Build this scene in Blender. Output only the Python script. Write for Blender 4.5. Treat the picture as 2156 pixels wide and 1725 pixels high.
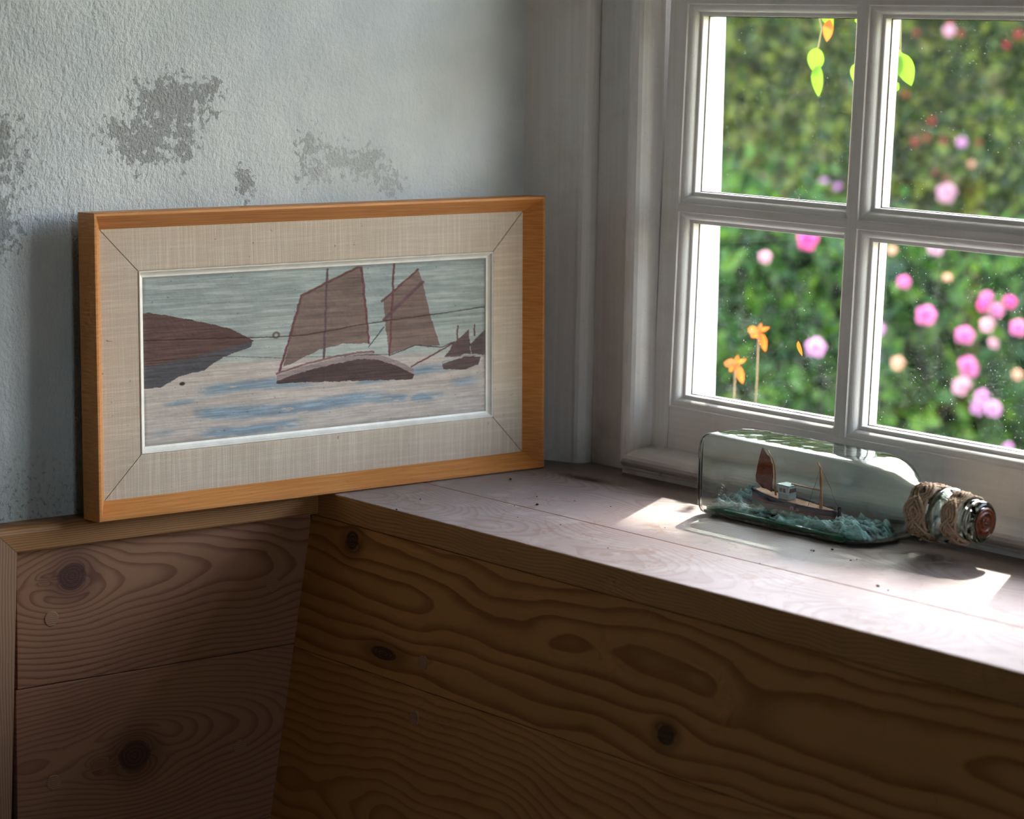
import bpy, bmesh, math, random
import numpy as np
from mathutils import Vector, Matrix, noise as mnoise

# ------------------------------------------------------------------ scene, camera, world, lights
for o in list(bpy.data.objects):
    bpy.data.objects.remove(o, do_unlink=True)
SC = bpy.context.scene
COL = SC.collection
random.seed(7)
RNG = np.random.default_rng(11)

# world axes: x runs along the window wall, y out of the window, z up; sill top is z=0,
# plaster wall is x=0, front edge of the sill is y=0 (metres)
cam_d = bpy.data.cameras.new('camera')
cam = bpy.data.objects.new('camera', cam_d)
COL.objects.link(cam)
VPX, VPY = (-3450.0, -37.0), (7750.0, 158.0)
CXP, CYP = 1078.0, 862.5
FPX = math.sqrt(-((VPX[0]-CXP)*(VPY[0]-CXP)+(VPX[1]-CYP)*(VPY[1]-CYP)))
def _ray(px, py):
    return Vector((px-CXP, -(py-CYP), -FPX)).normalized()
_X = -_ray(*VPX)
_Y = _ray(*VPY)
_Z = _X.cross(_Y).normalized()
_Y = _Z.cross(_X)
CAMROT = Matrix((_X, _Y, _Z))
CAMPOS = Vector((1.71, -1.1932, 0.38))
cam.matrix_world = Matrix.Translation(CAMPOS) @ CAMROT.to_4x4()
cam_d.sensor_fit = 'HORIZONTAL'
cam_d.sensor_width = 36.0
cam_d.lens = 36.0*FPX/2156.0
cam_d.clip_start = 0.02
cam_d.clip_end = 100
cam_d.dof.use_dof = True
cam_d.dof.focus_distance = 2.02
cam_d.dof.aperture_fstop = 8.0
SC.camera = cam

world = bpy.data.worlds.new('world')
SC.world = world
world.use_nodes = True
wn = world.node_tree
wn.nodes.clear()
w_out = wn.nodes.new('ShaderNodeOutputWorld')
w_bg = wn.nodes.new('ShaderNodeBackground')
w_sky = wn.nodes.new('ShaderNodeTexSky')
w_sky.sky_type = 'NISHITA'
w_sky.sun_disc = False
w_sky.sun_elevation = math.radians(43)
w_sky.sun_rotation = math.radians(-28)
w_sky.air_density = 1.6
w_sky.dust_density = 1.2
w_sky.ozone_density = 1.0
w_bg.inputs['Strength'].default_value = 1.0
w_hsv = wn.nodes.new('ShaderNodeHueSaturation')          # hazy summer sky: less saturated than clear air
w_hsv.inputs['Saturation'].default_value = 0.80
w_tint = wn.nodes.new('ShaderNodeMix'); w_tint.data_type = 'RGBA'; w_tint.blend_type = 'MULTIPLY'
w_tint.inputs[0].default_value = 1.0; w_tint.inputs[7].default_value = (1.09, 1.0, 1.05, 1)
wn.links.new(w_sky.outputs[0], w_hsv.inputs['Color'])
wn.links.new(w_hsv.outputs[0], w_tint.inputs[6])
wn.links.new(w_tint.outputs[2], w_bg.inputs[0])
wn.links.new(w_bg.outputs[0], w_out.inputs[0])

SUN_DIR = Vector((-0.55, 1.0, 1.15)).normalized()
sun_d = bpy.data.lights.new('sun', 'SUN')
sun_d.energy = 5.2
sun_d.angle = math.radians(0.8)
sun_d.color = (1.0, 0.95, 0.86)
sun = bpy.data.objects.new('sun', sun_d)
sun.rotation_euler = SUN_DIR.to_track_quat('Z', 'Y').to_euler()
sun.location = (-3, 6, 6)
sun_d.cycles.is_caustics_light = True
COL.objects.link(sun)

def portal(name, loc, rot, sx, sy):
    d = bpy.data.lights.new(name, 'AREA')
    d.shape = 'RECTANGLE'; d.size = sx; d.size_y = sy
    d.cycles.is_portal = True
    o = bpy.data.objects.new(name, d)
    o.location = loc; o.rotation_euler = rot
    COL.objects.link(o)
portal('window_portal', (0.445, 0.36, 0.40), (math.radians(-90), 0, 0), 0.66, 0.74)

portal('fill_window_portal', (3.62, -0.95, 0.7), (0, math.radians(90), 0), 0.5, 0.7)
SC.view_settings.view_transform = 'Standard'
SC.view_settings.look = 'None'
SC.view_settings.gamma = 1.0
SC.view_settings.use_curve_mapping = False
SC.view_settings.exposure = 1.57
cy = SC.cycles
cy.use_denoising = True
try:
    cy.denoiser = 'OPENIMAGEDENOISE'
    cy.denoising_input_passes = 'RGB_ALBEDO_NORMAL'
    cy.denoising_prefilter = 'ACCURATE'
except Exception:
    pass
cy.use_adaptive_sampling = True
cy.adaptive_threshold = 0.035
cy.adaptive_min_samples = 12
cy.use_light_tree = False
cy.max_bounces = 13
cy.diffuse_bounces = 3
cy.glossy_bounces = 4
cy.transmission_bounces = 12
cy.transparent_max_bounces = 16
cy.sample_clamp_indirect = 6.0
cy.caustics_reflective = False
cy.caustics_refractive = True
cy.blur_glossy = 0.5

# ------------------------------------------------------------------ node helpers
class Ex:
    """A shader socket with arithmetic."""
    def __init__(s, nt, sock): s.nt, s.s = nt, sock
    def _m(s, op, *others):
        n = s.nt.nodes.new('ShaderNodeMath'); n.operation = op
        for i, v in enumerate((s,)+others):
            if isinstance(v, Ex): s.nt.links.new(v.s, n.inputs[i])
            else: n.inputs[i].default_value = float(v)
        return Ex(s.nt, n.outputs[0])
    def __add__(s, o): return s._m('ADD', o)
    __radd__ = __add__
    def __sub__(s, o): return s._m('SUBTRACT', o)
    def __rsub__(s, o): return (s*-1.0)+o
    def __mul__(s, o): return s._m('MULTIPLY', o)
    __rmul__ = __mul__
    def __truediv__(s, o): return s._m('DIVIDE', o)
    def __pow__(s, o): return s._m('POWER', o)
    def sqrt(s): return s._m('SQRT')
    def frac(s): return s._m('FRACT')
    def abs(s): return s._m('ABSOLUTE')
    def sin(s): return s._m('SINE')
    def max(s, o): return s._m('MAXIMUM', o)
    def min(s, o): return s._m('MINIMUM', o)
    def step(s, a, b):
        n = s.nt.nodes.new('ShaderNodeMapRange'); n.interpolation_type = 'SMOOTHSTEP'
        s.nt.links.new(s.s, n.inputs['Value'])
        n.inputs['From Min'].default_value = a; n.inputs['From Max'].default_value = b
        return Ex(s.nt, n.outputs[0])

class Mat:
    def __init__(s, name, rough=0.5, spec=0.5, color=(0.5, 0.5, 0.5)):
        s.m = bpy.data.materials.new(name); s.m.use_nodes = True
        s.nt = s.m.node_tree; s.nt.nodes.clear()
        s.out = s.nt.nodes.new('ShaderNodeOutputMaterial')
        s.b = s.nt.nodes.new('ShaderNodeBsdfPrincipled')
        s.nt.links.new(s.b.outputs[0], s.out.inputs[0])
        s.b.inputs['Roughness'].default_value = rough
        s.b.inputs['Specular IOR Level'].default_value = spec
        s.b.inputs['Base Color'].default_value = (*color, 1)
        tc = s.nt.nodes.new('ShaderNodeTexCoord')
        sep = s.nt.nodes.new('ShaderNodeSeparateXYZ')
        s.nt.links.new(tc.outputs['Object'], sep.inputs[0])
        s.obj = tc.outputs['Object']
        s.x, s.y, s.z = (Ex(s.nt, sep.outputs[i]) for i in range(3))
    def vec(s, a, b, c):
        n = s.nt.nodes.new('ShaderNodeCombineXYZ')
        for i, v in enumerate((a, b, c)):
            if isinstance(v, Ex): s.nt.links.new(v.s, n.inputs[i])
            else: n.inputs[i].default_value = float(v)
        return n.outputs[0]
    def noise(s, v, scale=1.0, detail=3.0, rough=0.55, dist=0.0):
        n = s.nt.nodes.new('ShaderNodeTexNoise')
        s.nt.links.new(v, n.inputs['Vector'])
        n.inputs['Scale'].default_value = scale; n.inputs['Detail'].default_value = detail
        n.inputs['Roughness'].default_value = rough; n.inputs['Distortion'].default_value = dist
        return Ex(s.nt, n.outputs[0])
    def voro(s, v, scale, feature='F1', rnd=1.0):
        n = s.nt.nodes.new('ShaderNodeTexVoronoi'); n.feature = feature
        s.nt.links.new(v, n.inputs['Vector'])
        n.inputs['Scale'].default_value = scale; n.inputs['Randomness'].default_value = rnd
        return Ex(s.nt, n.outputs['Distance'])
    def mix(s, f, a, b):
        n = s.nt.nodes.new('ShaderNodeMix'); n.data_type = 'RGBA'
        if isinstance(f, Ex): s.nt.links.new(f.s, n.inputs[0])
        else: n.inputs[0].default_value = f
        for v, i in ((a, 6), (b, 7)):
            if isinstance(v, tuple): n.inputs[i].default_value = (*v, 1)
            else: s.nt.links.new(v, n.inputs[i])
        return n.outputs[2]
    def color(s, sock): s.nt.links.new(sock, s.b.inputs['Base Color'])
    def rough(s, ex): s.nt.links.new(ex.s, s.b.inputs['Roughness'])
    def bump(s, ex, strength=0.3, dist=0.001):
        n = s.nt.nodes.new('ShaderNodeBump')
        n.inputs['Strength'].default_value = strength; n.inputs['Distance'].default_value = dist
        s.nt.links.new(ex.s, n.inputs['Height'])
        s.nt.links.new(n.outputs[0], s.b.inputs['Normal'])

def simple(name, color, rough=0.5, spec=0.5, vary=0.0, scale=60.0, bump=0.0):
    m = Mat(name, rough, spec, color)
    if vary or bump:
        n = m.noise(m.obj, scale, 4)
        if vary:
            d = tuple(max(0, c*(1-vary)) for c in color); l = tuple(min(1, c*(1+vary)) for c in color)
            m.color(m.mix(n.step(0.3, 0.7), d, l))
        if bump: m.bump(n, bump, 0.001)
    return m.m

def wood(name, grain, across, light, dark, pith=0.0, depth=0.06, slope=0.05, freq=160.0, wob=0.012,
         knots=(), seed=0.0, rough=0.45, spec=0.4, contrast=1.0, stains=None, fibre=0.25, knotcol=(0.03, 0.012, 0.006)):
    """Flat-sawn timber: growth rings are the distance to a wandering pith line, the grain parts round each knot."""
    m = Mat(name, rough, spec)
    ax = {'x': m.x, 'y': m.y, 'z': m.z}
    u, v = ax[grain], ax[across]
    n1 = m.noise(m.vec(u*3.2, v*7.0, seed), 1.0, 2, 0.5)-0.5
    n2 = m.noise(m.vec(u*4.5, seed+9.3, v*1.2), 1.0, 2, 0.5)-0.5
    n3 = m.noise(m.vec(u*18.0, v*60.0, seed+3.1), 1.0, 2, 0.5)-0.5
    n4 = m.noise(m.vec(u*9.0, v*26.0, seed+7.7), 1.0, 2, 0.5)-0.5
    vv = v + n1*wob*4.0 + n3*0.0042 + n4*wob*0.9
    kd = None; kring = None
    for (ku, kv, R, el, *st) in knots:
        du = (u-ku)/el; dv = v-kv
        r2 = du*du+dv*dv
        w = (r2._m('MAXIMUM', R*R*0.35))
        vv = vv - dv*(R*R*1.25)/w
        rr = (((u-ku)/(1.12 if el < 3 else el))**2.0 + dv*dv).sqrt() + n3*R*0.5
        inside = 1.0-(rr/R).step(0.78, 1.0)
        ring = (rr/R*4.2).frac().step(0.1, 0.9)*0.5+0.25
        halo = (1.0-(rr/R).step(1.0, 2.3))*0.45
        kk = (inside*(0.70+ring*0.30)).max(halo)*(st[0] if st else 1.0)
        kd = kk if kd is None else kd.max(kk)
    d = (u*slope + n2*0.10) + depth
    rad = ((vv-pith)**2.0 + d*d).sqrt()
    t = rad*freq + n3*0.25
    f = t.frac()
    late = f.step(0.38, 0.90)*(1.0-f.step(0.91, 1.0))
    fib = m.noise(m.vec(u*25.0, v*1100.0, seed), 1.0, 2, 0.6)
    big = m.noise(m.vec(u*5.0, v*14.0, seed+5.0), 1.0, 3, 0.5)
    fac = (late*0.75*contrast + (fib-0.5)*fibre + (big-0.5)*0.5).max(0.0).min(1.0)
    col = m.mix(fac, light, dark)
    if kd is not None:
        col = m.mix(kd, col, knotcol)
    if stains:
        col = stains(m, col, u, v)
    m.color(col)
    m.bump(fib*0.5-late*0.4, 0.12, 0.0006)
    return m.m

# ------------------------------------------------------------------ mesh helpers
def mesh_obj(name, verts, faces, mat=None, parent=None, smooth=False, link=True):
    me = bpy.data.meshes.new(name)
    me.from_pydata([tuple(v) for v in verts], [], [tuple(f) for f in faces])
    me.update()
    if smooth:
        me.polygons.foreach_set('use_smooth', [True]*len(me.polygons))
    for mm in (mat if isinstance(mat, (list, tuple)) else [mat]):
        if mm: me.materials.append(mm)
    o = bpy.data.objects.new(name, me)
    if link: COL.objects.link(o)
    if parent: o.parent = parent
    return o

def bm_obj(name, bm, mat=None, parent=None, smooth=False):
    me = bpy.data.meshes.new(name)
    bmesh.ops.recalc_face_normals(bm, faces=bm.faces)
    bm.to_mesh(me); bm.free()
    if smooth: me.polygons.foreach_set('use_smooth', [True]*len(me.polygons))
    for mm in (mat if isinstance(mat, (list, tuple)) else [mat]):
        if mm: me.materials.append(mm)
    o = bpy.data.objects.new(name, me); COL.objects.link(o)
    if parent: o.parent = parent
    return o

def bm_box(bm, a, b, bev=0.0, seg=2):
    r = bmesh.ops.create_cube(bm, size=1.0)
    for v in r['verts']:
        v.co = Vector([(a[i]+b[i])/2 + v.co[i]*(b[i]-a[i]) for i in range(3)])
    if bev:
        es = list({e for v in r['verts'] for e in v.link_edges})
        bmesh.ops.bevel(bm, geom=es, offset=bev, segments=seg, affect='EDGES', profile=0.6)

def box(name, a, b, mat, parent=None, bev=0.0, seg=2):
    bm = bmesh.new(); bm_box(bm, a, b, bev, seg)
    return bm_obj(name, bm, mat, parent)

def empty(name, loc=(0, 0, 0), rot=(0, 0, 0)):
    o = bpy.data.objects.new(name, None); COL.objects.link(o)
    o.location = loc; o.rotation_euler = rot; o.empty_display_size = 0.02
    return o

def tag(o, label=None, cat=None, group=None, kind=None):
    if label: o['label'] = label
    if cat: o['category'] = cat
    if group: o['group'] = group
    if kind: o['kind'] = kind
    return o

def loft(name, rings, mat, parent=None, closed=True, caps=True, smooth=True):
    """rings: list of equal-length point lists"""
    n = len(rings[0]); V = [p for r in rings for p in r]; F = []
    for i in range(len(rings)-1):
        for j in range(n if closed else n-1):
            k = (j+1) % n
            F.append((i*n+j, i*n+k, (i+1)*n+k, (i+1)*n+j))
    if caps and closed:
        F.append(tuple(reversed(range(n)))); F.append(tuple((len(rings)-1)*n+j for j in range(n)))
    return mesh_obj(name, V, F, mat, parent, smooth)

def lathe(name, prof, center, axis, mat, parent=None, seg=32, smooth=True, caps=True):
    """prof: (along, radius) pairs, turned about AXIS through CENTER"""
    rings = []
    for a, r in prof:
        ring = []
        for j in range(seg):
            t = 2*math.pi*j/seg
            if axis == 'x': p = (center[0]+a, center[1]+r*math.cos(t), center[2]+r*math.sin(t))
            elif axis == 'z': p = (center[0]+r*math.cos(t), center[1]+r*math.sin(t), center[2]+a)
            else: p = (center[0]+r*math.sin(t), center[1]+a, center[2]+r*math.cos(t))
            ring.append(p)
        rings.append(ring)
    return loft(name, rings, mat, parent, True, caps, smooth)

def tube(name, pts, rad, mat, parent=None, seg=8, lobes=0, twist=0.0, lobe=0.25, closed=False):
    pts = [Vector(p) for p in pts]; rings = []
    n = len(pts); prev = None; run = 0.0
    for i, p in enumerate(pts):
        a = pts[i-1] if (i > 0 or closed) else p
        b = pts[(i+1) % n] if (i < n-1 or closed) else p
        t = (b-a).normalized()
        if prev is None:
            up = Vector((0, 0, 1)) if abs(t.z) < 0.9 else Vector((1, 0, 0))
            prev = t.cross(up).normalized()
        prev = (prev - t*prev.dot(t)).normalized()
        bi = t.cross(prev)
        if i: run += (p-pts[i-1]).length
        r0 = rad(i/(n-1)) if callable(rad) else rad
        ring = []
        for j in range(seg):
            ang = 2*math.pi*j/seg
            r = r0*(1+(lobe*math.cos(lobes*ang+twist*run) if lobes else 0))
            ring.append(p + (prev*math.cos(ang)+bi*math.sin(ang))*r)
        rings.append(ring)
    if closed: rings.append(rings[0])
    return loft(name, rings, mat, parent, True, not closed, True)

def prism(name, prof, axis_pts, mat, parent=None, smooth=False):
    """sweep a closed profile between two end functions: axis_pts(p) -> (start, end) 3-D points of profile point p"""
    n = len(prof); V = []; F = []
    for p in prof: V.append(axis_pts(p)[0])
    for p in prof: V.append(axis_pts(p)[1])
    for j in range(n):
        k = (j+1) % n
        F.append((j, k, n+k, n+j))
    F.append(tuple(reversed(range(n)))); F.append(tuple(range(n, 2*n)))
    bm = bmesh.new()
    vs = [bm.verts.new(v) for v in V]
    for f in F:
        bm.faces.new([vs[i] for i in f])
    return bm_obj(name, bm, mat, parent, smooth)

def unproject(px, py, axis, val):
    d = CAMROT @ Vector((px-CXP, -(py-CYP), -FPX))
    t = (val-CAMPOS[axis])/d[axis]
    return CAMPOS + d*t

def text_mesh(name, body, size, extrude, mat, center=False):
    c = bpy.data.curves.new(name, 'FONT'); c.body = body; c.size = size; c.extrude = extrude
    if center: c.align_x = 'CENTER'; c.align_y = 'CENTER'
    t = bpy.data.objects.new(name+'_tmp', c); COL.objects.link(t)
    bpy.context.view_layer.update()
    me = bpy.data.meshes.new_from_object(t.evaluated_get(bpy.context.evaluated_depsgraph_get()))
    bpy.data.objects.remove(t, do_unlink=True); bpy.data.curves.remove(c)
    me.materials.clear(); me.materials.append(mat); me.name = name
    o = bpy.data.objects.new(name, me); COL.objects.link(o)
    return o

# ------------------------------------------------------------------ materials
def plaster_mat():
    m = Mat('plaster', 0.92, 0.2)
    fine = m.noise(m.obj, 420, 4, 0.6)
    mid = m.noise(m.obj, 130, 4, 0.6)
    low = m.noise(m.obj, 22, 3, 0.5)
    flow = m.noise(m.vec(m.x*1.0, m.y*300, m.z*210), 1.0, 3, 0.62, 0.2)
    edge = m.noise(m.obj, 150, 5, 0.65)
    mask = None
    for (y, z, ry, rz, a) in ((-0.125, 0.312, 0.034, 0.020, 1.0), (-0.150, 0.285, 0.026, 0.020, 0.95), (-0.115, 0.285, 0.012, 0.022, 0.85),
                              (-0.090, 0.323, 0.012, 0.010, 0.85), (-0.175, 0.292, 0.016, 0.010, 0.8), (0.004, 0.276, 0.013, 0.013, 0.85),
                              (0.032, 0.266, 0.020, 0.012, 0.8), (0.060, 0.262, 0.024, 0.014, 0.78), (0.010, 0.255, 0.018, 0.010, 0.75),
                              (-0.058, 0.248, 0.010, 0.014, 0.8), (-0.285, 0.275, 0.030, 0.035, 0.85), (-0.275, 0.225, 0.02, 0.03, 0.75), (0.085, 0.245, 0.02, 0.012, 0.72)):
        dd = (((m.y-y)/ry)**2.0 + ((m.z-z)/rz)**2.0).sqrt()
        g = (1.0-dd*0.55)*a
        mask = g if mask is None else mask.max(g)
    peel = (mask*0.62+(edge-0.5)*1.5).step(0.26, 0.32)
    mould_shade = (1.0-m.z.step(0.0, 0.075))*(1.0-m.y.step(-0.27, -0.15))
    spots = m.noise(m.obj, 240, 4, 0.7).step(0.52, 0.66)*mould_shade
    col = m.mix(low.step(0.3, 0.7), (0.63, 0.675, 0.70), (0.70, 0.735, 0.75))
    col = m.mix(peel*(0.45+fine*0.75)*(1.0-m.y.step(-0.04, 0.02)*0.55), col, (0.35, 0.365, 0.37))
    col = m.mix(mould_shade*0.55, col, (0.36, 0.39, 0.34))  # lower left of the wall darkened: painted-in shade together with mould
    col = m.mix(spots*0.8, col, (0.12, 0.125, 0.11))
    m.color(col)
    left = 1.0-m.y.step(-0.18, 0.16)
    h = fine*0.12 + mid*(0.25+left*0.30) + flow*(0.15+left*0.40) + low*0.8 - peel*0.35 + peel*fine*0.7
    m.bump(h, 0.6, 0.0046)
    return m.m

def paint_mat(name, base=(0.84, 0.825, 0.805), grain='z', rough=0.38):
    m = Mat(name, rough, 0.45)
    ax = {'x': (m.x*8, m.y*220, m.z*220), 'z': (m.x*220, m.y*220, m.z*8)}[grain]
    g = m.noise(m.vec(*ax), 1.0, 3, 0.6)
    dirt = m.noise(m.obj, 700, 3, 0.7).step(0.655, 0.72)
    soil = m.noise(m.obj, 26, 5, 0.65).step(0.46, 0.80)
    foot = (1.0-m.z.step(0.0, 0.045))
    col = m.mix(g.step(0.35, 0.7), tuple(c*0.93 for c in base), base)
    col = m.mix(soil*0.30, col, (0.50, 0.45, 0.39))
    col = m.mix(foot*soil*0.7, col, (0.24, 0.19, 0.13))
    col = m.mix(dirt*0.55, col, (0.13, 0.11, 0.09))
    m.color(col)
    m.bump(g+dirt*0.3, 0.14, 0.0012)
    return m.m

def schlick(m, f0, normal=None):
    lw = m.nt.nodes.new('ShaderNodeLayerWeight'); lw.inputs[0].default_value = 0.5
    if normal is not None: m.nt.links.new(normal, lw.inputs['Normal'])
    return (Ex(m.nt, lw.outputs['Facing'])**5.0)*(1.0-f0)+f0

def glass_pane_mat():
    """Thin window glass: sees straight through, reflects by Fresnel, carries dust, smears and specks."""
    m = Mat('window_glass')
    nt = m.nt; nt.nodes.remove(m.b)
    tr = nt.nodes.new('ShaderNodeBsdfTransparent'); tr.inputs[0].default_value = (0.97, 0.985, 0.975, 1)
    gl = nt.nodes.new('ShaderNodeBsdfGlossy'); gl.inputs['Roughness'].default_value = 0.02
    df = nt.nodes.new('ShaderNodeBsdfDiffuse'); df.inputs[0].default_value = (0.85, 0.88, 0.86, 1)
    tl = nt.nodes.new('ShaderNodeBsdfTranslucent'); tl.inputs[0].default_value = (0.85, 0.88, 0.86, 1)
    fr = schlick(m, 0.045)
    specks = m.noise(m.obj, 900, 2, 0.5).step(0.70, 0.76)
    region = m.noise(m.obj, 22, 3, 0.6).step(0.42, 0.68)
    haze = m.noise(m.obj, 60, 5, 0.7).step(0.38, 0.85)
    fib = m.noise(m.vec(m.x*160, m.y, m.z*700), 1.0, 2, 0.5, 2.0)
    fibs = (1.0-(fib-0.5).abs().step(0.0, 0.012))*m.noise(m.obj, 45, 2, 0.5).step(0.56, 0.68)
    dirt = (specks*(0.18+region*0.5) + haze*0.010 + fibs*0.10).min(0.75)
    mix0 = nt.nodes.new('ShaderNodeMixShader'); mix0.inputs[0].default_value = 0.6
    nt.links.new(df.outputs[0], mix0.inputs[1]); nt.links.new(tl.outputs[0], mix0.inputs[2])
    mix1 = nt.nodes.new('ShaderNodeMixShader')
    nt.links.new(fr.s, mix1.inputs[0]); nt.links.new(tr.outputs[0], mix1.inputs[1]); nt.links.new(gl.outputs[0], mix1.inputs[2])
    mix2 = nt.nodes.new('ShaderNodeMixShader')
    nt.links.new(dirt.s, mix2.inputs[0]); nt.links.new(mix1.outputs[0], mix2.inputs[1]); nt.links.new(mix0.outputs[0], mix2.inputs[2])
    nt.links.new(mix2.outputs[0], m.out.inputs[0])
    return m.m

def real_glass_mat():
    m = Mat('clear_bottle_glass')
    nt = m.nt; nt.nodes.remove(m.b)
    g = nt.nodes.new('ShaderNodeBsdfGlass'); g.inputs['IOR'].default_value = 1.48; g.inputs['Roughness'].default_value = 0.0
    g.inputs[0].default_value = (0.955, 0.99, 0.978, 1)
    bp = nt.nodes.new('ShaderNodeBump'); bp.inputs['Strength'].default_value = 0.12; bp.inputs['Distance'].default_value = 0.003
    nt.links.new(m.noise(m.obj, 45, 2, 0.5).s, bp.inputs['Height']); nt.links.new(bp.outputs[0], g.inputs['Normal'])
    nt.links.new(g.outputs[0], m.out.inputs[0])
    return m.m

def bottle_glass_mat(name='bottle_glass', tint=(0.985, 0.995, 0.99), edge=(0.42, 0.62, 0.57)):
    """Thin-walled bottle glass: clear face on, greener and more mirror-like where the wall turns edge on."""
    m = Mat(name)
    nt = m.nt; nt.nodes.remove(m.b)
    wav = m.noise(m.obj, 55, 2, 0.5)
    bp = nt.nodes.new('ShaderNodeBump'); bp.inputs['Strength'].default_value = 0.25; bp.inputs['Distance'].default_value = 0.004
    nt.links.new(wav.s, bp.inputs['Height'])
    lw = nt.nodes.new('ShaderNodeLayerWeight'); lw.inputs[0].default_value = 0.5
    nt.links.new(bp.outputs[0], lw.inputs['Normal'])
    facing = Ex(nt, lw.outputs['Facing'])
    fr = schlick(m, 0.045, bp.outputs[0])
    col = m.mix(facing.step(0.55, 1.0), tint, edge)
    tr = nt.nodes.new('ShaderNodeBsdfTransparent'); nt.links.new(col, tr.inputs[0])
    gl = nt.nodes.new('ShaderNodeBsdfGlossy'); gl.inputs['Roughness'].default_value = 0.03
    nt.links.new(bp.outputs[0], gl.inputs['Normal'])
    mx = nt.nodes.new('ShaderNodeMixShader')
    nt.links.new(fr.s, mx.inputs[0])
    nt.links.new(tr.outputs[0], mx.inputs[1]); nt.links.new(gl.outputs[0], mx.inputs[2])
    nt.links.new(mx.outputs[0], m.out.inputs[0])
    return m.m

def leaf_mat(name, cols, trans=0.5, rough=0.4):
    m = Mat(name)
    nt = m.nt; nt.nodes.remove(m.b)
    geo = nt.nodes.new('ShaderNodeNewGeometry')
    rnd = Ex(nt, geo.outputs['Random Per Island'])
    ramp = nt.nodes.new('ShaderNodeValToRGB')
    nt.links.new(rnd.s, ramp.inputs[0])
    el = ramp.color_ramp.elements
    while len(el) < len(cols): el.new(0.5)
    for i, c in enumerate(cols):
        el[i].position = i/(max(1, len(cols)-1)); el[i].color = (*c, 1)
    df = nt.nodes.new('ShaderNodeBsdfDiffuse'); tl = nt.nodes.new('ShaderNodeBsdfTranslucent')
    gl = nt.nodes.new('ShaderNodeBsdfGlossy'); gl.inputs['Roughness'].default_value = rough
    gl.inputs[0].default_value = (0.8, 0.85, 0.8, 1)
    nt.links.new(ramp.outputs[0], df.inputs[0]); nt.links.new(ramp.outputs[0], tl.inputs[0])
    a = nt.nodes.new('ShaderNodeMixShader'); a.inputs[0].default_value = trans
    nt.links.new(df.outputs[0], a.inputs[1]); nt.links.new(tl.outputs[0], a.inputs[2])
    b = nt.nodes.new('ShaderNodeMixShader'); b.inputs[0].default_value = 0.015
    nt.links.new(a.outputs[0], b.inputs[1]); nt.links.new(gl.outputs[0], b.inputs[2])
    nt.links.new(b.outputs[0], m.out.inputs[0])
    return m.m

PLASTER = plaster_mat()
PAINT_V = paint_mat('painted_wood_upright', grain='z')
PAINT_H = paint_mat('painted_wood_level', grain='x')
PAINT_OUT = simple('outdoor_white_paint', (0.50, 0.505, 0.50), 0.6, 0.3, 0.22, 70)
ROOMWALL = simple('room_plaster', (0.80, 0.79, 0.79), 0.9, 0.2, 0.06, 8)
FLOORWOOD = simple('floor_boards', (0.45, 0.34, 0.24), 0.5, 0.4, 0.2, 10)
GLASS = glass_pane_mat()
DARKGAP = simple('dark_gap', (0.02, 0.014, 0.01), 0.9, 0.1, 0.3, 40)

# ------------------------------------------------------------------ the room
YW = 0.267          # inner face of the sash
ZTOP, ZFLOOR = 1.55, -0.78
def wall_left():
    ys = [-3.2, -1.6, -0.8] + list(np.linspace(-0.5, 0.16, 12)) + [0.175, 0.19, 0.205, 0.22, 0.235, 0.248, 0.262]
    zs = [ZFLOOR, -0.3] + list(np.linspace(-0.02, 0.6, 14)) + [1.0, ZTOP]
    V = []; F = []
    for y in ys:
        back = -0.012*min(1.0, max(0.0, (y-0.17)/0.067))**1.5-0.008*max(0.0, (y-0.237)/0.02)
        for z in zs:
            V.append((back, y, z))
    n = len(zs)
    for i in range(len(ys)-1):
        for j in range(n-1):
            F.append((i*n+j, i*n+j+1, (i+1)*n+j+1, (i+1)*n+j))
    m = len(V)
    V += [(-0.2, ys[0], zs[0]), (-0.2, ys[-1], zs[0]), (-0.2, ys[-1], zs[-1]), (-0.2, ys[0], zs[-1])]
    F.append((m, m+1, m+2, m+3))
    o = mesh_obj('wall_left', V, F, PLASTER, None, True)
    return tag(o, 'pale blue-grey rough plaster wall with flaking patches behind the painting', kind='structure')
wall_left()
tag(box('floor', (-0.2, -3.4, ZFLOOR-0.05), (3.6, 0.4, ZFLOOR), FLOORWOOD), 'dark boarded room floor below the window', kind='structure')
tag(box('ceiling', (-0.2, -3.4, ZTOP), (3.6, 0.4, ZTOP+0.05), ROOMWALL), 'pale ceiling above the window corner', kind='structure')
tag(box('wall_back', (-0.2, -3.4, ZFLOOR), (3.6, -3.2, ZTOP), ROOMWALL), 'plain pale wall facing the window', kind='structure')
bm = bmesh.new()
W2 = (-1.30, -0.60, 0.45, 0.95)      # unseen window opening added as fill light: y0, y1, z0, z1
bm_box(bm, (3.4, -3.2, ZFLOOR), (3.6, W2[0], ZTOP)); bm_box(bm, (3.4, W2[1], ZFLOOR), (3.6, 0.4, ZTOP))
bm_box(bm, (3.4, W2[0], ZFLOOR), (3.6, W2[1], W2[2])); bm_box(bm, (3.4, W2[0], W2[3]), (3.6, W2[1], ZTOP))
tag(bm_obj('wall_right', bm, ROOMWALL), 'plain pale wall opposite the painting', kind='structure')
win2 = tag(empty('fill_window', (3.5, -0.95, 0.45)), 'unseen window added opposite the painting to fill the left wall with sky light', kind='structure')
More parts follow.
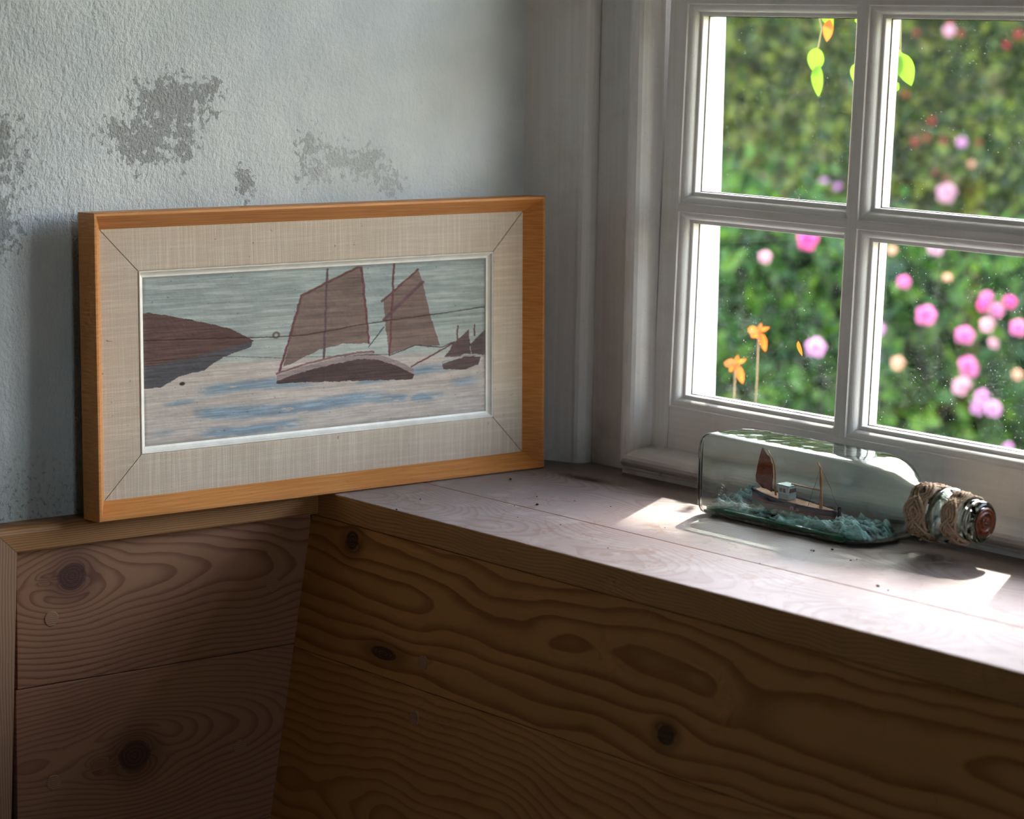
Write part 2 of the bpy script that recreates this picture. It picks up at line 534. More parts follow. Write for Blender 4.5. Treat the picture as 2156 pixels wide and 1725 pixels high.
for a, b in (((-0.02, -0.35, 0.0), (0.02, -0.31, 0.5)), ((-0.02, 0.31, 0.0), (0.02, 0.35, 0.5)), ((-0.02, -0.02, 0.04), (0.02, 0.02, 0.46)), ((-0.018, -0.309, 0.0), (0.018, 0.309, 0.04)), ((-0.018, -0.309, 0.46), (0.018, 0.309, 0.5)), ((-0.018, -0.309, 0.235), (0.018, 0.309, 0.265))):
    box('sash_bar', a, b, PAINT_V, win2, 0.003)
for y0 in (-0.309, 0.021):
    for z0 in (0.041, 0.266):
        box('pane', (-0.002, y0, z0), (0.002, y0+0.288, z0+0.193), GLASS, win2)

WX0, WX1, WZ0, WZ1 = 0.128, 0.757, 0.0, 0.775
bm = bmesh.new()
bm_box(bm, (-0.2, 0.285, ZFLOOR), (3.6, 0.345, WZ0))
bm_box(bm, (-0.2, 0.285, WZ1), (3.6, 0.345, ZTOP))
bm_box(bm, (-0.2, 0.285, WZ0), (0.118, 0.345, WZ1))
bm_box(bm, (WX1+0.01, 0.285, WZ0), (3.6, 0.345, WZ1))
bm_box(bm, (-0.2, 0.262, -0.03), (-0.026, 0.285, ZTOP))
bm_box(bm, (WX1+0.035, 0.262, ZFLOOR), (3.6, 0.285, ZTOP))
bm_box(bm, (-0.1, 0.262, 0.83), (1.06, 0.285, ZTOP))
bm_box(bm, (-0.2, 0.262, ZFLOOR), (3.6, 0.285, -0.03))
tag(bm_obj('wall_window', bm, ROOMWALL), 'wall that holds the cottage window', kind='structure')

# painted boards between plaster corner and window moulding
lin = tag(empty('trim_1', (0.04, 0.262, 0)), 'grey-white painted upright boards between plaster corner and window', kind='structure')
V = [(-0.013, 0.2370, 0), (0.0345, 0.2575, 0), (0.0375, 0.2582, 0), (0.0405, 0.2600, 0), (0.0425, 0.2630, 0), (0.0437, 0.2665, 0), (0.0437, 0.2790, 0), (-0.013, 0.2790, 0)]
for _o in (prism('board', V, lambda p: ((p[0], p[1], 0.0), (p[0], p[1], ZTOP)), PAINT_V),
           box('recessed_board', (0.0440, 0.2735, 0.0), (0.0960, 0.2845, ZTOP), PAINT_V, None, 0.0006)):
    _o.parent = lin; _o.matrix_parent_inverse = Matrix.Translation((-0.04, -0.262, 0))

# ------------------------------------------------------------------ window
win = tag(empty('window_1', (0.55, YW, 0.03)), 'white painted small-paned cottage window', kind='structure')
def W(o):
    o.parent = win; o.matrix_parent_inverse = Matrix.Translation((-0.55, -YW, -0.03)); return o
# jamb and base mouldings, mitred at the corner
JP = [(0.0, 0.2760), (0.0, 0.2630), (0.0015, 0.2605), (0.0045, 0.2598), (0.0055, 0.2578), (0.0085, 0.2535), (0.0125, 0.2500), (0.0170, 0.2480), (0.0210, 0.2478),
      (0.0245, 0.2490), (0.0272, 0.2512), (0.0292, 0.2545), (0.0305, 0.2585), (0.0312, 0.2625), (0.0318, 0.2660), (0.0340, 0.2690), (0.0340, 0.284), (0.0, 0.284)]
def arr_mitre(name, mat, f0, f1):
    return W(prism(name, JP, lambda p: (f0(p), f1(p)), mat, None))
X0 = 0.0955
BH = 0.0285/0.034          # base moulding is squashed a little in height
arr_mitre('jamb_moulding', PAINT_V, lambda p: (X0+p[0], p[1], 0.0035+p[0]*BH*0.88), lambda p: (X0+p[0], p[1], 0.795-p[0]))
arr_mitre('base_moulding', PAINT_H, lambda p: (X0+p[0], p[1], 0.0035+p[0]*BH*0.88), lambda p: (WX1+0.033-p[0], p[1], 0.0035+p[0]*BH*0.88))
arr_mitre('jamb_moulding', PAINT_V, lambda p: (WX1+0.033-p[0], p[1], 0.0035+p[0]*BH*0.88), lambda p: (WX1+0.033-p[0], p[1], 0.795-p[0]))
arr_mitre('head_moulding', PAINT_H, lambda p: (X0+p[0], p[1], 0.795-p[0]), lambda p: (WX1+0.033-p[0], p[1], 0.795-p[0]))
W(box('base_fascia', (0.0965, 0.2625, 0.0), (WX1+0.034, 0.2845, 0.0055), PAINT_H))

SKEW = 0.028
def sk(o):
    for v in o.data.vertices:
        v.co.x += SKEW*(v.co.z-0.0629)
    return W(o)
PITX, PITZ = 0.2000, 0.1693
CW = 0.1905                     # clear width between flats
XC = [0.1477+i*(CW+0.0090) for i in range(3)]
ZC = [0.0629+i*PITZ for i in range(4)]
CH = PITZ-0.0052
XE, ZE = XC[-1]+CW, ZC[-1]+CH
YB = 0.300
# flat members of the sash, each proud bead is its own piece below
sk(box('sash_stile', (WX0, YW, 0.027), (XC[0], YB, ZE+0.03), PAINT_V, None, 0.0005))
sk(box('sash_stile', (XE, YW, 0.027), (WX1, YB, ZE+0.03), PAINT_V, None, 0.0005))
sk(box('sash_rail', (XC[0]+0.0004, YW+0.0003, 0.027), (XE-0.0004, YB, ZC[0]), PAINT_H, None, 0.0005))
sk(box('sash_rail', (XC[0]+0.0004, YW+0.0003, ZE), (XE-0.0004, YB, ZE+0.03), PAINT_H, None, 0.0005))
for i in range(2):
    sk(box('glazing_bar', (XC[i]+CW, YW, ZC[0]), (XC[i+1], YB-0.004, ZE), PAINT_V, None, 0.0004))
for j in range(3):
    sk(box('glazing_bar', (XC[0], YW+0.0002, ZC[j]+CH), (XE, YB-0.004, ZC[j+1]), PAINT_H, None, 0.0004))
PUTTY = simple('grimy_putty', (0.16, 0.13, 0.10), 0.9, 0.1, 0.6, 260)
# bead profile: inset from the flat, depth behind the flat
BP = [(-0.0004, 0.0), (0.0006, 0.0), (0.0010, 0.0010)]
for k in range(9):
    a = math.pi/2*k/8
    BP.append((0.0012+0.0062*math.sin(a)**1.0*0.98, 0.0016+0.0062*(1-math.cos(a))))
BP += [(0.0074, 0.0084), (0.0100, 0.0086), (0.0104, 0.0092), (0.0104, 0.0172), (0.0104, 0.0250), (-0.0004, 0.0250)]
GY = YW+0.0172
def bead_set(x0, x1, z0, z1):
    def P(side):
        def f(p):
            d, y = p[0], YW+p[1]
            c = {'l': ((x0+d, y, z0+d), (x0+d, y, z1-d)), 'r': ((x1-d, y, z1-d), (x1-d, y, z0+d)),
                 'b': ((x1-d, y, z0+d), (x0+d, y, z0+d)), 't': ((x0+d, y, z1-d), (x1-d, y, z1-d))}
            return c[side]
        return f
    for s in 'lrbt':
        sk(prism('glazing_bead', BP, P(s), PAINT_V if s in 'lr' else PAINT_H, None, False))
    g = 0.0100
    sk(box('pane', (x0+g, GY-0.0012, z0+g), (x1-g, GY+0.0012, z1-g), GLASS))
    bm = bmesh.new(); q, w = 0.0104, 0.0006
    for a, b in (((x0+q, z0+q), (x0+q+w, z1-q)), ((x1-q-w, z0+q), (x1-q, z1-q)), ((x0+q, z0+q), (x1-q, z0+q+w)), ((x0+q, z1-q-w), (x1-q, z1-q))):
        bm_box(bm, (a[0], GY-0.0018, a[1]), (b[0], GY-0.0013, b[1]))
    sk(bm_obj('putty_seam', bm, PUTTY))
for i in range(3):
    for j in range(4):
        bead_set(XC[i], XC[i]+CW, ZC[j], ZC[j]+CH)
# outer frame of the opening
W(box('outer_jamb', (0.100, YB+0.0005, -0.01), (0.1280, 0.340, 0.80), PAINT_OUT, None, 0.001))
W(box('outer_jamb', (0.764, YB+0.0005, -0.01), (0.80, 0.350, 0.80), PAINT_OUT, None, 0.001))
W(box('outer_head', (0.1302, YB+0.0005, 0.765), (0.7638, 0.350, 0.80), PAINT_OUT, None, 0.001))
W(box('outer_sill', (0.1302, YB+0.0005, -0.01), (0.7638, 0.385, 0.035), PAINT_OUT, None, 0.001))

# unseen eave added above the window to block high sky and sun
bm = bmesh.new(); bm_box(bm, (-2.2, 0.346, 0.93), (3.6, 0.925, 1.00), 0.006)
for v in bm.verts: v.co.z += (0.925-v.co.y)*0.35
tag(bm_obj('roof', bm, simple('shading_eave', (0.42, 0.38, 0.33), 0.8, 0.2, 0.15, 12)), 'unseen boarded eave added outside the window to block high sky and sun', kind='structure')

# ------------------------------------------------------------------ sill, panelling
def bleach(m, col, u, v):
    ring = m.voro(m.vec(u*26+m.noise(m.obj, 60, 3, 0.6)*1.2, v*30+m.noise(m.obj, 45, 3, 0.6)*1.6, 0.0), 1.0, 'DISTANCE_TO_EDGE')
    zone = m.noise(m.obj, 14, 3, 0.6).step(0.40, 0.58)*(1.0-v.step(0.11, 0.20))
    line = (1.0-ring.step(0.0, 0.05))*zone
    pale = m.noise(m.obj, 30, 3, 0.6).step(0.50, 0.66)*(1.0-v.step(0.12, 0.2))
    col = m.mix(pale*0.35, col, (0.46, 0.41, 0.39))
    col = m.mix(line*0.75, col, (0.25, 0.145, 0.09))
    return col
SILL_L, SILL_D = (0.33, 0.267, 0.25), (0.20, 0.14, 0.12)  # pale top tone: bleached wood with the window sheen painted in
SILL_A = wood('pale_pine_front', 'x', 'y', SILL_L, SILL_D, pith=0.02, depth=0.05, slope=0.06, freq=330, wob=0.006, seed=2.0, rough=0.55, spec=0.3, contrast=0.65, stains=bleach, fibre=0.42)
SILL_B = wood('pale_pine_back', 'x', 'y', SILL_L, SILL_D, pith=0.19, depth=0.03, slope=0.05, freq=380, wob=0.006, seed=4.0, rough=0.55, spec=0.3, contrast=0.65, stains=bleach, fibre=0.42,
              knots=((0.105, 0.215, 0.006, 3.0),))
EDGE_M = wood('pine_edge', 'x', 'z', (0.44, 0.225, 0.085), (0.26, 0.115, 0.038), pith=-0.08, depth=0.03, slope=0.02, freq=420, wob=0.002, seed=6.0, rough=0.6, spec=0.2, contrast=0.8)
sill = tag(empty('window_sill', (0.5, 0.13, -0.021)), 'pine sill of two boards, pale from bleaching and painted-in sheen, under the window', kind='structure')
def plank(name, a, b, mats, parent, loc, facesel=None, bev=0.0007):
    bm = bmesh.new(); bm_box(bm, a, b, bev, 2)
    bmesh.ops.recalc_face_normals(bm, faces=bm.faces)
    bm.normal_update()
    if facesel:
        for f in bm.faces: f.material_index = facesel(f.normal)
    o = bm_obj(name, bm, mats, None)
    o.cycles.is_caustics_receiver = True
    o.parent = parent; o.matrix_parent_inverse = Matrix.Translation(-Vector(loc))
    return o
SL = (0.5, 0.13, -0.021)
sel = lambda n: 0 if n.z > 0.5 else 1
plank('plank', (0.0015, 0.0, -0.0213), (1.3, 0.0922, 0.0), [SILL_A, EDGE_M], sill, SL, sel, 0.0012)
plank('plank', (-0.028, 0.0925, -0.0213), (1.3, 0.2845, 0.0), [SILL_B, EDGE_M], sill, SL, sel, 0.0004)

# sloping boards below the sill
UL, UD = (0.44, 0.205, 0.065), (0.17, 0.050, 0.012)
U1 = wood('pine_apron_upper', 'x', 'z', UL, UD, pith=-0.066, depth=0.004, slope=0.01, freq=88, wob=0.016, seed=1.0, rough=0.6, spec=0.2, contrast=0.85,
          knots=((0.069, -0.034, 0.009, 1.4), (0.128, -0.112, 0.006, 3.2), (0.452, -0.104, 0.008, 2.0)))
U2 = wood('pine_apron_lower', 'x', 'z', UL, UD, pith=-0.235, depth=0.02, slope=0.06, freq=150, wob=0.012, seed=8.0, rough=0.6, spec=0.2, contrast=0.6,
          knots=((0.188, -0.248, 0.011, 1.3),))
apron = tag(empty('wall_below_window', (0.5, 0.0, -0.3)), 'sloping brown pine boards below the window sill', kind='structure')
LEAN = 0.160
def lean_board(z1, z0, mat):
    bm = bmesh.new(); bm_box(bm, (0.0095, 0.0012, z0), (1.3, 0.0180, z1), 0.0006, 2)
    for v in bm.verts: v.co.y += LEAN*(v.co.z+0.0215)
    o = bm_obj('plank', bm, mat, None); o.parent = apron; o.matrix_parent_inverse = Matrix.Translation((-0.5, 0, 0.3)); return o
pb1 = lean_board(-0.0218, -0.1300, U1)
pb2 = lean_board(-0.1305, -0.2860, U2)
lean_board(-0.2865, -0.45, U1)
lean_board(-0.4505, -0.775, U2)
PLUG = wood('plug_pine', 'x', 'z', (0.37, 0.20, 0.115), (0.19, 0.08, 0.04), pith=0.3, depth=0.05, freq=700, wob=0.001, seed=3.0, contrast=1.0)
def apron_plug(px, py, par):
    p = unproject(px, py, 1, -0.02)
    for _ in range(5):
        p = unproject(px, py, 1, 0.0012+LEAN*(p.z+0.0215))
    o = lathe('plug', [(-0.0006, 0.0002), (-0.0006, 0.0054), (-0.0003, 0.0058), (0.002, 0.0058)], (p.x, p.y, p.z), 'y', PLUG, None, 20, False)
    for v in o.data.vertices: v.co.y += LEAN*(v.co.z-p.z)
    o.parent = apron; o.matrix_parent_inverse = Matrix.Translation((-0.5, 0, 0.3))
apron_plug(890, 1396, pb1); apron_plug(872, 1512, pb2)
box('hidden_filler', (0.0, 0.02, -0.775), (1.3, 0.26, -0.03), DARKGAP, None).name = 'wall_core'
tag(bpy.data.objects['wall_core'], 'stone core of the wall hidden behind the boards', kind='structure')

# boards on the left wall
PL, PD = (0.35, 0.170, 0.092), (0.15, 0.040, 0.018)
P1 = wood('pine_panel_upper', 'y', 'z', PL, PD, pith=-0.055, depth=0.022, slope=0.10, freq=215, wob=0.009, seed=12.0, rough=0.42, spec=0.5, contrast=0.8,
          knots=((-0.2215, -0.046, 0.0125, 1.25), (-0.2455, -0.046, 0.005, 2.0, 0.35)), knotcol=(0.05, 0.016, 0.012))
P2 = wood('pine_panel_lower', 'y', 'z', PL, PD, pith=-0.19, depth=0.03, slope=0.08, freq=250, wob=0.009, seed=15.0, rough=0.42, spec=0.5, contrast=0.65,
          knots=((-0.1675, -0.1965, 0.0145, 1.3), (-0.199, -0.200, 0.008, 1.9, 0.3)), knotcol=(0.04, 0.012, 0.008))
pan = tag(empty('wall_left_panelling', (0.005, -0.13, -0.3)), 'pinkish brown pine boards with large knots below the plaster', kind='structure')
def PNL(o):
    o.parent = pan; o.matrix_parent_inverse = Matrix.Translation((-0.005, 0.13, 0.3)); return o
PNL(box('plank', (0.0005, -0.2690, -0.1274), (0.0100, 0.0, -0.0185), P1, None, 0.0006))
PNL(box('plank', (0.0005, -0.2705, -0.2700), (0.0100, -0.0, -0.1280), P2, None, 0.0006))
PNL(box('plank', (0.0005, -0.2715, -0.4200), (0.0100, -0.0, -0.2706), P1, None, 0.0006))
PNL(box('plank', (0.0005, -0.2715, -0.7800), (0.0100, -0.0, -0.4206), P2, None, 0.0006))
for px, py in ((108, 1303), (573, 1231), (113, 1648), (505, 1573)):
    p = unproject(px, py, 0, 0.0100)
    PNL(lathe('plug', [(-0.002, 0.0060), (0.0003, 0.0060), (0.0006, 0.0056), (0.0006, 0.0002)], (p.x, p.y, p.z), 'x', PLUG, None, 20, False))
RAILM = wood('pine_rail', 'y', 'z', (0.42, 0.20, 0.075), (0.17, 0.065, 0.02), pith=-0.3, depth=0.02, slope=0.0, freq=560, wob=0.001, seed=21.0, rough=0.42, contrast=0.9)
POSTM = wood('pine_post', 'z', 'y', (0.42, 0.24, 0.14), (0.20, 0.085, 0.05), pith=-0.6, depth=0.02, slope=0.0, freq=420, wob=0.001, seed=23.0, rough=0.42, contrast=0.9)
RP = [(0.0, -0.0195), (0.0205, -0.0195), (0.0212, -0.0185), (0.0212, -0.0055), (0.0196, -0.0022), (0.0165, -0.0006), (0.0130, 0.0), (0.0, 0.0)]
rail = prism('trim_2', RP, lambda p: ((p[0], -0.2741+(-0.0195-p[1])*1.05, p[1]), (p[0], -0.0005, p[1])), RAILM)
tag(rail, 'rounded pine rail capping the wall boards under the painting', kind='structure')
QP = [(0.0, 0.0), (0.0212, 0.0), (0.0212, 0.0140), (0.0196, 0.0173), (0.0165, 0.0189), (0.0130, 0.0195), (0.0130, 0.030), (0.0, 0.030)]
post = prism('trim_3', QP, lambda p: ((p[0], -0.2744-p[1]*1.05, -0.0196+min(p[1], 0.0195)), (p[0], -0.2744-p[1]*1.05-0.0270, -0.775)), POSTM)
tag(post, 'upright pine edge strip mitred to the rail', kind='structure')
PNL(box('plank', (0.0003, -0.274, -0.775), (0.0045, -0.268, -0.02), DARKGAP, None))

# ------------------------------------------------------------------ framed painting
FW, FH, FD = 0.4377, 0.2324, 0.0232
pic = empty('framed_painting', (0.0205, 0.0015, 0.0002), (0, -0.0228, 0))
tag(pic, 'small seascape painting in orange-brown wooden frame leaning at the wall', 'painting')
def frame_wood():
    m = Mat('frame_wood', 0.42, 0.45)
    g = m.noise(m.vec(m.x*60, m.y*18, m.z*900), 1.0, 3, 0.6)
    b = m.noise(m.obj, 18, 3, 0.5)
    wear = m.noise(m.obj, 240, 4, 0.7).step(0.62, 0.72)
    col = m.mix(g.step(0.3, 0.72), (0.52, 0.19, 0.04), (0.72, 0.31, 0.09))
    col = m.mix(b.step(0.3, 0.75)*0.4, col, (0.58, 0.21, 0.045))
    col = m.mix(wear*0.35, col, (0.28, 0.12, 0.045))
    m.color(col); m.bump(g, 0.1, 0.0005)
    return m.m
def linen(name, a, b):
    m = Mat(name, 0.9, 0.1)
    u, v = (m.y, m.z)
    j1 = m.noise(m.vec(0.0, u*420, v*14), 1.0, 2, 0.6)
    j2 = m.noise(m.vec(3.0, u*14, v*420), 1.0, 2, 0.6)
    wu = ((u*(2*math.pi/0.00098)+j2*1.2).sin()*0.5+0.5)
    wv = ((v*(2*math.pi/0.00098)+j1*1.2).sin()*0.5+0.5)
    slub = (j1.step(0.4, 0.75)*a + j2.step(0.4, 0.75)*b)
    fac = (wu*wv*0.75+slub*0.35)
    spots = m.noise(m.obj, 150, 2, 0.6).step(0.72, 0.76)
    broad = m.noise(m.obj, 30, 3, 0.6)
    col = m.mix(fac.min(1.0), (0.55, 0.435, 0.325), (0.86, 0.745, 0.61))
    col = m.mix(broad.step(0.4, 0.8)*0.25, col, (0.66, 0.55, 0.42))
    col = m.mix(spots*0.6, col, (0.25, 0.15, 0.08))
    m.color(col); m.bump(fac, 0.5, 0.0005)
    return m.m
FRAMEW = frame_wood()
LIN_H, LIN_V = linen('linen_level', 1.0, 0.5), linen('linen_upright', 0.5, 1.0)
SLIPM = simple('slip_paint', (0.90, 0.87, 0.79), 0.35, 0.5, 0.06, 90)
def mitred(name, prof, mats, gap=0.0):
    """prof: (inset, depth-from-front) closed loop; four mitred lengths"""
    out = []
    for s in 'btlr':
        def f(p, s=s):
            d = p[0]; n = FD-p[1]
            u0, u1, w0, w1 = -FW/2+d, FW/2-d, d, FH-d
            g = gap
            return {'b': ((n, u0+g, w0), (n, u1-g, w0)), 't': ((n, u1-g, w1), (n, u0+g, w1)),
                    'l': ((n, u0, w1-g), (n, u0, w0+g)), 'r': ((n, u1, w0+g), (n, u1, w1-g))}[s]
        m = mats[0] if s in 'bt' else mats[1]
        out.append(prism(name, prof, f, m, pic))
    return out
mitred('frame_side', [(0.0006, FD), (0.0, FD-0.0006), (0.0, 0.0006), (0.0006, 0.0), (0.0023, 0.0), (0.0028, 0.0004), (0.0132, 0.0144), (0.0132, FD)], [FRAMEW, FRAMEW], 0.00008)
mitred('linen_mount', [(0.0127, 0.0150), (0.0130, 0.0144), (0.0450, 0.0139), (0.0459, 0.0144), (0.0459, 0.0190), (0.0127, 0.0190)], [LIN_H, LIN_V], 0.00045)
mitred('inner_slip', [(0.0461, 0.0190), (0.0461, 0.0136), (0.0466, 0.0132), (0.0472, 0.0136), (0.0480, 0.0152), (0.0496, 0.0166), (0.0512, 0.0170), (0.0512, 0.0190)], [SLIPM, SLIPM], 0.00012)
box('backing_board', (0.0002, -FW/2+0.0135, 0.0135), (0.0040, FW/2-0.0135, FH-0.0135), simple('backing_card', (0.30, 0.22, 0.14), 0.9, 0.1, 0.15, 30), pic)

def painting():
    nu, nv = 640, 320
    u0, u1, w0, w1 = -FW/2+0.0505, FW/2-0.0505, 0.0505, FH-0.0505
    S, T = np.meshgrid(np.linspace(0, 1, nu), np.linspace(0, 1, nv))   # s left-right, t top-bottom
    # value noise
    def vnoise(fs, ft, seed, octv=4):
        out = np.zeros_like(S); amp = 1.0; tot = 0
        r = np.random.default_rng(seed)
        for k in range(octv):
            gs, gt = max(2, int(fs*2**k)+2), max(2, int(ft*2**k)+2)
            G = r.random((gt+1, gs+1))
            a, b = S*(gs-1), T*(gt-1)
            i, j = np.minimum(a.astype(int), gs-1), np.minimum(b.astype(int), gt-1)
            fa, fb = a-i, b-j
            fa, fb = fa*fa*(3-2*fa), fb*fb*(3-2*fb)
            v = (G[j, i]*(1-fa)+G[j, i+1]*fa)*(1-fb)+(G[j+1, i]*(1-fa)+G[j+1, i+1]*fa)*fb
            out += v*amp; tot += amp; amp *= 0.55
        return out/tot
    C = np.zeros((nv, nu, 3))
    strk = vnoise(7, 60, 1, 3); strk2 = vnoise(14, 130, 2, 3); blot = vnoise(5, 4, 3, 4); blot2 = vnoise(16, 12, 5, 4)
    def lay(mask, col, var=0.10, src=None):
        n = (strk2 if src is None else src)
        c = np.array(col)[None, None, :]*(1+(n[..., None]-0.5)*2*var*1.9+(blot2[..., None]-0.5)*var*1.6)
        m = mask[..., None]
        C[:] = C*(1-m)+c*m
    def sm(x, a, b):
        k = np.clip((x-a)/(b-a), 0, 1); return k*k*(3-2*k)
    jitS = S+(vnoise(60, 30, 7, 3)-0.5)*0.006; jitT = T+(vnoise(60, 30, 8, 3)-0.5)*0.012
    def poly(pts, soft=0.0):
        ins = np.zeros_like(S, bool); n = len(pts)
        for a in range(n):
            x0, y0 = pts[a]; x1, y1 = pts[(a+1) % n]
            if y0 == y1: continue
            cond = ((jitT >= min(y0, y1)) & (jitT < max(y0, y1)))
            xi = x0+(jitT-y0)*(x1-x0)/(y1-y0)
            ins ^= cond & (jitS < xi)
        return ins.astype(float)
    def line(pts, wd, rough=1.0):
        d = np.full_like(S, 9.0)
        sx = 2.0
        for (x0, y0), (x1, y1) in zip(pts[:-1], pts[1:]):
            ax, ay, bx, by = x0*sx, y0, x1*sx, y1
            px, py = jitS*sx*rough+S*sx*(1-rough), jitT*rough+T*(1-rough)
            L = (bx-ax)**2+(by-ay)**2
            k = np.clip(((px-ax)*(bx-ax)+(py-ay)*(by-ay))/L, 0, 1)
            d = np.minimum(d, np.hypot(px-ax-k*(bx-ax), py-ay-k*(by-ay)))
        return 1-sm(d, wd*0.6, wd*1.2)
    # sky and sea grounds
    sky = np.array((0.33, 0.375, 0.355)); sea = np.array((0.50, 0.435, 0.385))
    lay(np.ones_like(S), sky, 0.14, strk)
    lay(sm(strk, 0.55, 0.68)*0.55, (0.47, 0.51, 0.47), 0.05)
    lay(sm(blot, 0.55, 0.75)*0.35, (0.26, 0.35, 0.315), 0.06)
    lay(sm(T, 0.30, 0.62)*0.45, (0.50, 0.52, 0.47), 0.06, strk)
    horizon = 0.55+0.10*(S-0.4)+(strk-0.5)*0.05
    lay(sm(T-horizon, -0.02, 0.03), sea, 0.10, strk)
    lay(sm(T-horizon, -0.02, 0.03)*sm(strk2, 0.5, 0.7)*0.5, (0.56, 0.51, 0.46), 0.05)
    # headland
    lay(poly([(-0.1, 0.21), (0.03, 0.215), (0.13, 0.27), (0.24, 0.34), (0.305, 0.425), (0.23, 0.48), (0.15, 0.53), (-0.1, 0.60)]), (0.115, 0.064, 0.056), 0.16)
    lay(poly([(-0.1, 0.555), (0.12, 0.50), (0.30, 0.425), (0.295, 0.46), (0.22, 0.505), (0.165, 0.575), (0.10, 0.60), (0.05, 0.655), (-0.1, 0.665)]), (0.085, 0.080, 0.090), 0.12)
    # blue streaks of water
    for (sa, sb, tc, th, k) in ((0.12, 0.52, 0.70, 0.045, 21), (0.56, 0.95, 0.715, 0.04, 22), (0.10, 0.72, 0.835, 0.055, 23), (0.12, 0.50, 0.935, 0.04, 24),
                                (0.60, 0.92, 0.86, 0.035, 25), (0.86, 1.02, 0.80, 0.04, 26), (0.0, 0.12, 0.90, 0.03, 27), (0.02, 0.2, 0.755, 0.022, 28)):
        tt = tc+0.035*np.sin(S*9+k)*0.5-0.03*(S-0.5)
        m = (1-sm(np.abs(T-tt), th*0.3, th*1.1))*sm(S, sa, sa+0.08)*(1-sm(S, sb-0.12, sb))
        m = m*sm(vnoise(24, 60, k, 3)+0.25*m, 0.42, 0.60)
        lay(m*0.85, (0.21, 0.305, 0.385), 0.18)
    # main boat: sails, masts, hull
    SAIL, DK = (0.20, 0.140, 0.118), (0.15, 0.065, 0.065)
    lay(poly([(0.44, 0.165), (0.60, 0.015), (0.615, 0.02), (0.635, 0.495), (0.56, 0.485), (0.49, 0.51), (0.385, 0.60)]), SAIL, 0.16, strk)
    lay(line([(0.44, 0.17), (0.60, 0.02), (0.615, 0.02), (0.637, 0.495)], 0.008), DK, 0.1)
    lay(line([(0.44, 0.17), (0.376, 0.62)], 0.008), DK, 0.1)
    lay(line([(0.515, 0.02), (0.502, 0.57)], 0.007), (0.12, 0.075, 0.085), 0.1)
    lay(poly([(0.680, 0.23), (0.785, 0.055), (0.800, 0.13), (0.82, 0.33), (0.855, 0.545), (0.78, 0.53), (0.695, 0.575), (0.685, 0.36)]), SAIL, 0.16, strk)
    lay(line([(0.675, 0.24), (0.785, 0.055)], 0.007), DK, 0.1)
    lay(line([(0.682, 0.355), (0.800, 0.135)], 0.012), (0.15, 0.080, 0.090), 0.1)
    lay(line([(0.714, 0.0), (0.698, 0.58)], 0.007), DK, 0.1)
    hull = [(0.366, 0.645), (0.44, 0.605), (0.52, 0.575), (0.60, 0.555), (0.66, 0.565), (0.72, 0.615), (0.775, 0.685), (0.765, 0.745), (0.62, 0.725), (0.50, 0.710), (0.366, 0.695)]
    lay(poly(hull), (0.30, 0.235, 0.225), 0.1)
    lay(poly([(a, b+0.033 if i < 7 else b) for i, (a, b) in enumerate(hull)]), (0.085, 0.052, 0.050), 0.14)
    lay(line([(0.366, 0.635), (0.44, 0.595), (0.52, 0.565), (0.60, 0.545), (0.65, 0.553)], 0.007), (0.21, 0.115, 0.115), 0.1)
    lay(line([(0.765, 0.665), (0.90, 0.535)], 0.006), DK, 0.1)
    lay(line([(0.70, 0.58), (0.78, 0.53), (0.86, 0.555), (0.90, 0.53)], 0.004), (0.07, 0.075, 0.09), 0.1)
    lay(line([(0.635, 0.52), (0.682, 0.40)], 0.0035), (0.07, 0.075, 0.09), 0.1)
    # two small boats
    lay(poly([(0.868, 0.625), (0.895, 0.545), (0.945, 0.455), (0.953, 0.63)]), (0.125, 0.085, 0.080), 0.12)
    lay(poly([(0.950, 0.55), (0.995, 0.47), (1.02, 0.46), (1.02, 0.625), (0.955, 0.635)]), (0.110, 0.080, 0.078), 0.12)
    lay(poly([(0.862, 0.665), (0.93, 0.63), (0.985, 0.640), (0.975, 0.690), (0.925, 0.715), (0.865, 0.700)]), (0.120, 0.080, 0.075), 0.12)
    lay(line([(0.862, 0.655), (0.93, 0.62), (0.985, 0.630)], 0.006), (0.34, 0.36, 0.34), 0.1)
    lay(line([(0.909, 0.43), (0.909, 0.55)], 0.005), DK, 0.1); lay(line([(0.963, 0.43), (0.963, 0.50)], 0.005), DK, 0.1)
    # splits in the old board, knot, foxing
    crack = line([(0.0, 0.375), (0.35, 0.41), (0.45, 0.415), (0.62, 0.375), (1.0, 0.32)], 0.0042, 0.6)
    crack2 = line([(0.0, 0.50), (0.20, 0.50), (0.40, 0.545), (0.70, 0.575)], 0.0026, 0.6)
    lay(crack*0.85, (0.07, 0.04, 0.028), 0.2); lay(crack2*0.6, (0.10, 0.065, 0.05), 0.2)
    kn = np.hypot((S-0.366)*2, T-0.40)
    lay((1-sm(np.abs(kn-0.016), 0.004, 0.009))*0.8, (0.09, 0.055, 0.035), 0.1)
    kn2 = np.hypot((S-0.105)*2*0.7, T-0.645); lay(1-sm(kn2, 0.008, 0.014), (0.03, 0.028, 0.022), 0.1)
    for k in range(420):
        cs, ct = RNG.random(), RNG.random(); rr = 0.0012+0.003*RNG.random()**3
        y0, y1 = max(0, int((ct-0.02)*nv)), min(nv, int((ct+0.02)*nv)+1); x0, x1 = max(0, int((cs-0.01)*nu)), min(nu, int((cs+0.01)*nu)+1)
        d = np.hypot((S[y0:y1, x0:x1]-cs)*2, T[y0:y1, x0:x1]-ct)
        m = ((d < rr)*0.6)[..., None]
        C[y0:y1, x0:x1] = C[y0:y1, x0:x1]*(1-m)+np.array((0.10, 0.08, 0.065))*m
    edge_dist = np.minimum(np.minimum(S, 1-S)*2, np.minimum(T, 1-T))
